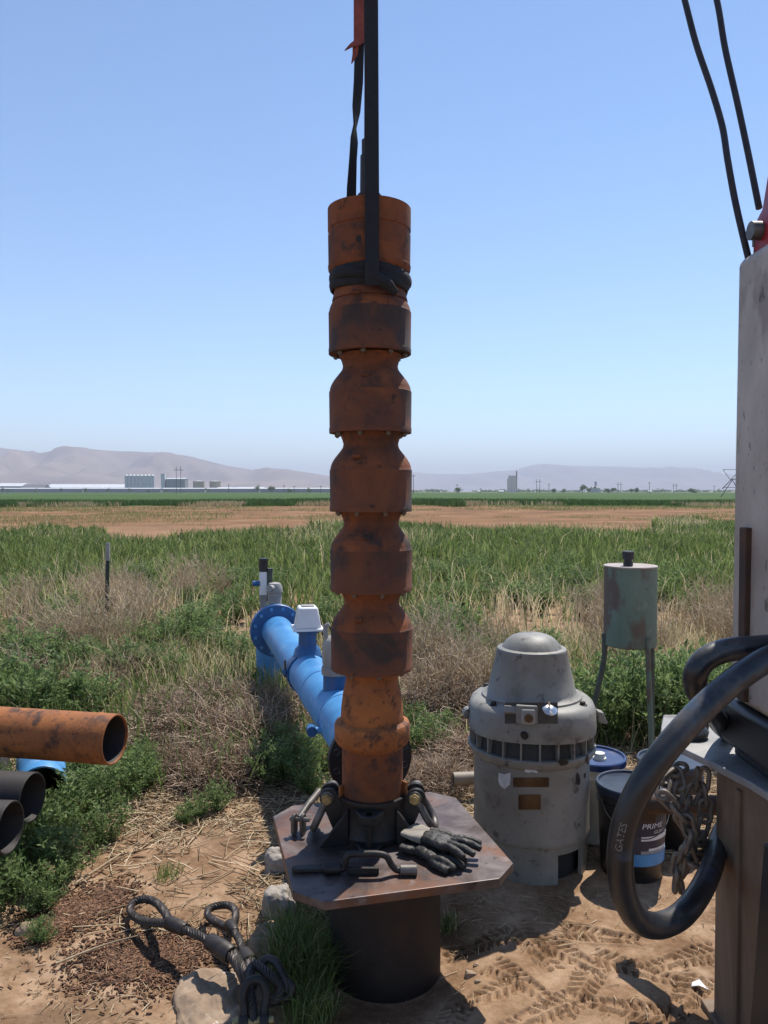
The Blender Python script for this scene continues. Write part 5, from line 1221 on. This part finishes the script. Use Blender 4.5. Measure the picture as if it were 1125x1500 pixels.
# tumbleweeds
def tumble_proto(seed, n, R_, flat):
    rng = np.random.default_rng(seed); K = 6; P0 = np.zeros((n, K, 3))
    d_ = rng.normal(0, 1, (n, 3)); d_[:, 2] = np.abs(d_[:, 2]) * .9; d_ /= np.linalg.norm(d_, axis=1)[:, None]
    st = d_ * rng.uniform(0, .75, n)[:, None] * R_; cur = st; dirn = d_ + rng.normal(0, .5, (n, 3)); L_ = R_ * rng.uniform(.25, .7, n)
    for k in range(K):
        P0[:, k] = cur; dirn = dirn + rng.normal(0, .38, (n, 3)); dirn /= np.linalg.norm(dirn, axis=1)[:, None]; cur = cur + dirn * (L_ / K)[:, None]
    P0[:, :, 2] = np.abs(P0[:, :, 2]) * flat
    return strands(P0, np.linspace(.0032, .0015, K)[None, :].repeat(n, 0) * rng.uniform(.7, 1.3, n)[:, None], rng.uniform(0, 1, n))
TUM = [mesh_only('tumbleweed', *tumble_proto(200 + k, 2200, .42, .85), M['tumble']) for k in range(3)]
def tumble(px, py, s_, label, k):
    g_ = G(px, py); o = bpy.data.objects.new('tumbleweed', TUM[k % 3]); COL.objects.link(o); o.location = (g_.x, g_.y, gz(g_.x, g_.y) - .01)
    o.scale = (s_, s_, s_ * random.uniform(.75, 1)); o.rotation_euler.z = random.uniform(0, 6); tag(o, label, 'tumbleweed', 'dry tumbleweeds')
for k, (px, py, s_, lab) in enumerate(ranked(((350, 1110, 1.05), (310, 1090, 1.1), (265, 1085, 1.0), (380, 1085, 1.0), (235, 1060, 1.0), (295, 1050, 1.1), (345, 1055, 1.0), (215, 1095, .8), (320, 1145, .8), (365, 1140, .7), (285, 1130, .75), (405, 1060, .9), (440, 1075, .9)), 'brown tumbleweed in the heap beneath the blue pipe')):
    tumble(px, py, s_, lab, k)
for k, (px, py, s_, lab) in enumerate(ranked(((190, 1000, 1.1), (165, 1010, .9)), 'pale tumbleweed among the green weeds at left')): tumble(px, py, s_, lab, k)
for k, (px, py, s_, lab) in enumerate(ranked(((20, 1020, 1.2), (-10, 1000, 1.1)), 'bleached twiggy tumbleweed at the left edge')): tumble(px, py, s_, lab, k)
for k, (px, py, s_, lab) in enumerate(ranked(((625, 1060, 1.0), (655, 1050, 1.1), (690, 1060, 1.1), (640, 1020, 1.1), (680, 1020, 1.2), (625, 1155, .6), (650, 1150, .6), (670, 1110, .8)), 'tan dry tumbleweed between the pump column and motor')):
    tumble(px, py, s_, lab, k + 1)

# tall dry stalks
def stalk_proto(seed, n, h):
    rng = np.random.default_rng(seed); K = 6; n2 = n * 4; P0 = np.zeros((n, K, 3)); a = rng.uniform(0, 6.28, n); sp = rng.uniform(.05, .55, n) * h; t_ = np.linspace(0, 1, K)
    hh = h * rng.uniform(.5, 1, n)
    P0[:, :, 0] = np.cos(a)[:, None] * sp[:, None] * t_ ** 1.4 + rng.normal(0, .012, (n, K)) + rng.normal(0, .09, n)[:, None]; P0[:, :, 1] = np.sin(a)[:, None] * sp[:, None] * t_ ** 1.4 + rng.normal(0, .012, (n, K)) + rng.normal(0, .09, n)[:, None]; P0[:, :, 2] = hh[:, None] * t_
    P1 = np.zeros((n2, K, 3)); src = np.repeat(np.arange(n), 4); k0 = rng.integers(2, K - 1, n2); st = P0[src, k0]; d_ = rng.normal(0, 1, (n2, 3)); d_[:, 2] = np.abs(d_[:, 2]) + .5; d_ /= np.linalg.norm(d_, axis=1)[:, None]
    P1[:] = st[:, None, :] + d_[:, None, :] * t_[None, :, None] * (h * rng.uniform(.1, .3, n2))[:, None, None] + rng.normal(0, .006, (n2, K, 3))
    A_ = np.concatenate([P0, P1]); rad = np.concatenate([np.linspace(.0042, .0020, K)[None].repeat(n, 0), np.linspace(.0022, .0013, K)[None].repeat(n2, 0)])
    return strands(A_, rad, rng.uniform(.35, 1, n + n2))
STK = [mesh_only('dry_stalks', *stalk_proto(300 + k, 34, .62), M['dry']) for k in range(3)]
def stalks(px, py, s_, label):
    g_ = G(px, py); o = bpy.data.objects.new('dry_weed', STK[random.randrange(3)]); COL.objects.link(o); o.location = (g_.x, g_.y, gz(g_.x, g_.y) - .01); o.scale = (s_,) * 3; o.rotation_euler.z = random.uniform(0, 6); tag(o, label, 'dry weed', 'tall dry weeds')
for k in range(34): stalks(random.uniform(-60, 215), random.uniform(885, 985), random.uniform(.8, 1.25), 'tall dry tan weed in the left grass by the fence post')
for k in range(30): stalks(random.uniform(850, 1130), random.uniform(900, 990), random.uniform(.8, 1.3), 'tall dry tan weed behind the green tank')
for k in range(16): stalks(random.uniform(605, 720), random.uniform(960, 1060), random.uniform(.7, 1.2), 'tall dry tan weed between the column and the motor')
for k in range(5): stalks(random.uniform(255, 345), random.uniform(850, 900), random.uniform(1, 1.3), 'tall dry weed standing in green grass left of the column')

# straw litter
def straw(n, label, xr, yr, lmin, lmax, rule=None, rad=.0026, up=.016):
    x = RNG.uniform(*xr, n); y = RNG.uniform(*yr, n)
    dens = fbm(x * 1.3, y * 1.3, 71)
    k_ = RNG.random(n) < np.clip((dens - .28) * 2.6, .06, 1)
    if rule is not None: k_ &= rule(x, y)
    x, y = x[k_], y[k_]; n = len(x); a = RNG.uniform(0, math.pi, n); L_ = RNG.uniform(0, 1, n) ** 2.2 * (lmax - lmin) + lmin
    K = 4; t_ = np.linspace(-.5, .5, K); P0 = np.zeros((n, K, 3)); bend = RNG.normal(0, .12, n)
    P0[:, :, 0] = x[:, None] + np.cos(a)[:, None] * t_ * L_[:, None] - np.sin(a)[:, None] * (t_ ** 2)[None] * (bend * L_)[:, None]
    P0[:, :, 1] = y[:, None] + np.sin(a)[:, None] * t_ * L_[:, None] + np.cos(a)[:, None] * (t_ ** 2)[None] * (bend * L_)[:, None]
    P0[:, :, 2] = ground_h(P0[:, :, 0], P0[:, :, 1]) + .003 + RNG.uniform(0, up, n)[:, None] * (1 + t_ * RNG.normal(0, 1, n)[:, None])
    v, q, tt = strands(P0, np.full((n, K), rad) * RNG.uniform(.5, 1.25, n)[:, None], RNG.uniform(0, 1, n))
    tag(np_mesh('straw_litter', v, q, tint=tt, mat=M['straw']), label, 'straw', None, 'stuff')
straw(26000, 'dry straw scattered over the dirt left of the well', (-2.4, -.1), (2.75, 5.4), .02, .20)
straw(15000, 'dry straw behind the well and around the motor', (-.1, 2.2), (3.3, 5.6), .02, .18)
straw(7000, 'fine straw bits on the near dirt', (-2.0, 1.6), (1.7, 3.0), .008, .07, None, .0013, .004)
straw(5000, 'pale straw pile between the plate and the motor', (.22, .62), (3.1, 4.2), .02, .10, lambda x, y: (x - MX) ** 2 + (y - MY) ** 2 > .07)
M['chip'] = leafmat('rust_chip', [(0, (.035, .018, .011)), (.5, (.115, .052, .026)), (1, (.27, .155, .085))], .0)
def flakes(label, blobs, n):
    X, Y = [], []
    for px, py, sx_, sy_, f in blobs:
        g_ = G(px, py); X.append(RNG.normal(g_.x, sx_, int(n * f))); Y.append(RNG.normal(g_.y, sy_, int(n * f)))
    x = np.concatenate(X); y = np.concatenate(Y); n = len(x); a = RNG.uniform(0, math.pi, n); L_ = RNG.uniform(.006, .022, n); t_ = np.array([-.5, .5]); P0 = np.zeros((n, 2, 3))
    P0[:, :, 0] = x[:, None] + np.cos(a)[:, None] * t_ * L_[:, None]; P0[:, :, 1] = y[:, None] + np.sin(a)[:, None] * t_ * L_[:, None]
    P0[:, :, 2] = ground_h(P0[:, :, 0], P0[:, :, 1]) + RNG.uniform(.001, .006, n)[:, None]
    v, q, tt = strands(P0, np.full((n, 2), .0032) * RNG.uniform(.5, 1.3, n)[:, None], RNG.uniform(0, 1, n))
    tag(np_mesh('rust_flakes', v, q, tint=tt, mat=M['chip']), label, 'debris', None, 'stuff')
flakes('reddish rust flakes and chips spilled on the dirt at lower left', ((95, 1335, .07, .06, .3), (150, 1312, .06, .07, .2), (215, 1400, .13, .09, .5), (60, 1362, .05, .04, .1)), 9000)
# long single stalks lying on the near dirt
for k, (a, b, lab) in enumerate((((82, 1415), (205, 1378), 'long pale stalk lying on the dirt left of the slings'), ((105, 1300), (230, 1222), 'long straw stalk lying across the ground below the orange pipe'), ((305, 1440), (362, 1420), 'short dark twig lying beside the sling shadow'))):
    p0, p1 = G(*a), G(*b); m_ = (p0 + p1) / 2 + V(.01, .03, .012)
    o = MB().tube(smooth_path([p0 + V(0, 0, .008), m_, p1 + V(0, 0, .02)], 5), [.0042] * 5 + [.0026] * 6, 8).build('straw_stalk', M['stalk'] if k < 2 else M['rust_dk'], origin=p0); tag(o, lab, 'stalk', 'single stalks on the dirt')

# ------------------------------------------------------------------ haze
hz = bpy.data.materials.new('haze'); hz.use_nodes = True; nt = hz.node_tree; nt.nodes.remove(nt.nodes['Principled BSDF'])
pv_ = nt.nodes.new('ShaderNodeVolumePrincipled'); pv_.inputs['Color'].default_value = (.80, .86, 1.0, 1); pv_.inputs['Density'].default_value = 1.35e-4; pv_.inputs['Anisotropy'].default_value = 0.0
nt.links.new(pv_.outputs[0], nt.nodes['Material Output'].inputs['Volume'])
hb = MB().box((0, 8750, 330), (39000, 24500, 664)).build('haze', hz, smooth=False); tag(hb, 'thin pale summer haze over the plain', 'haze', None, 'stuff')
hb.display_type = 'WIRE'
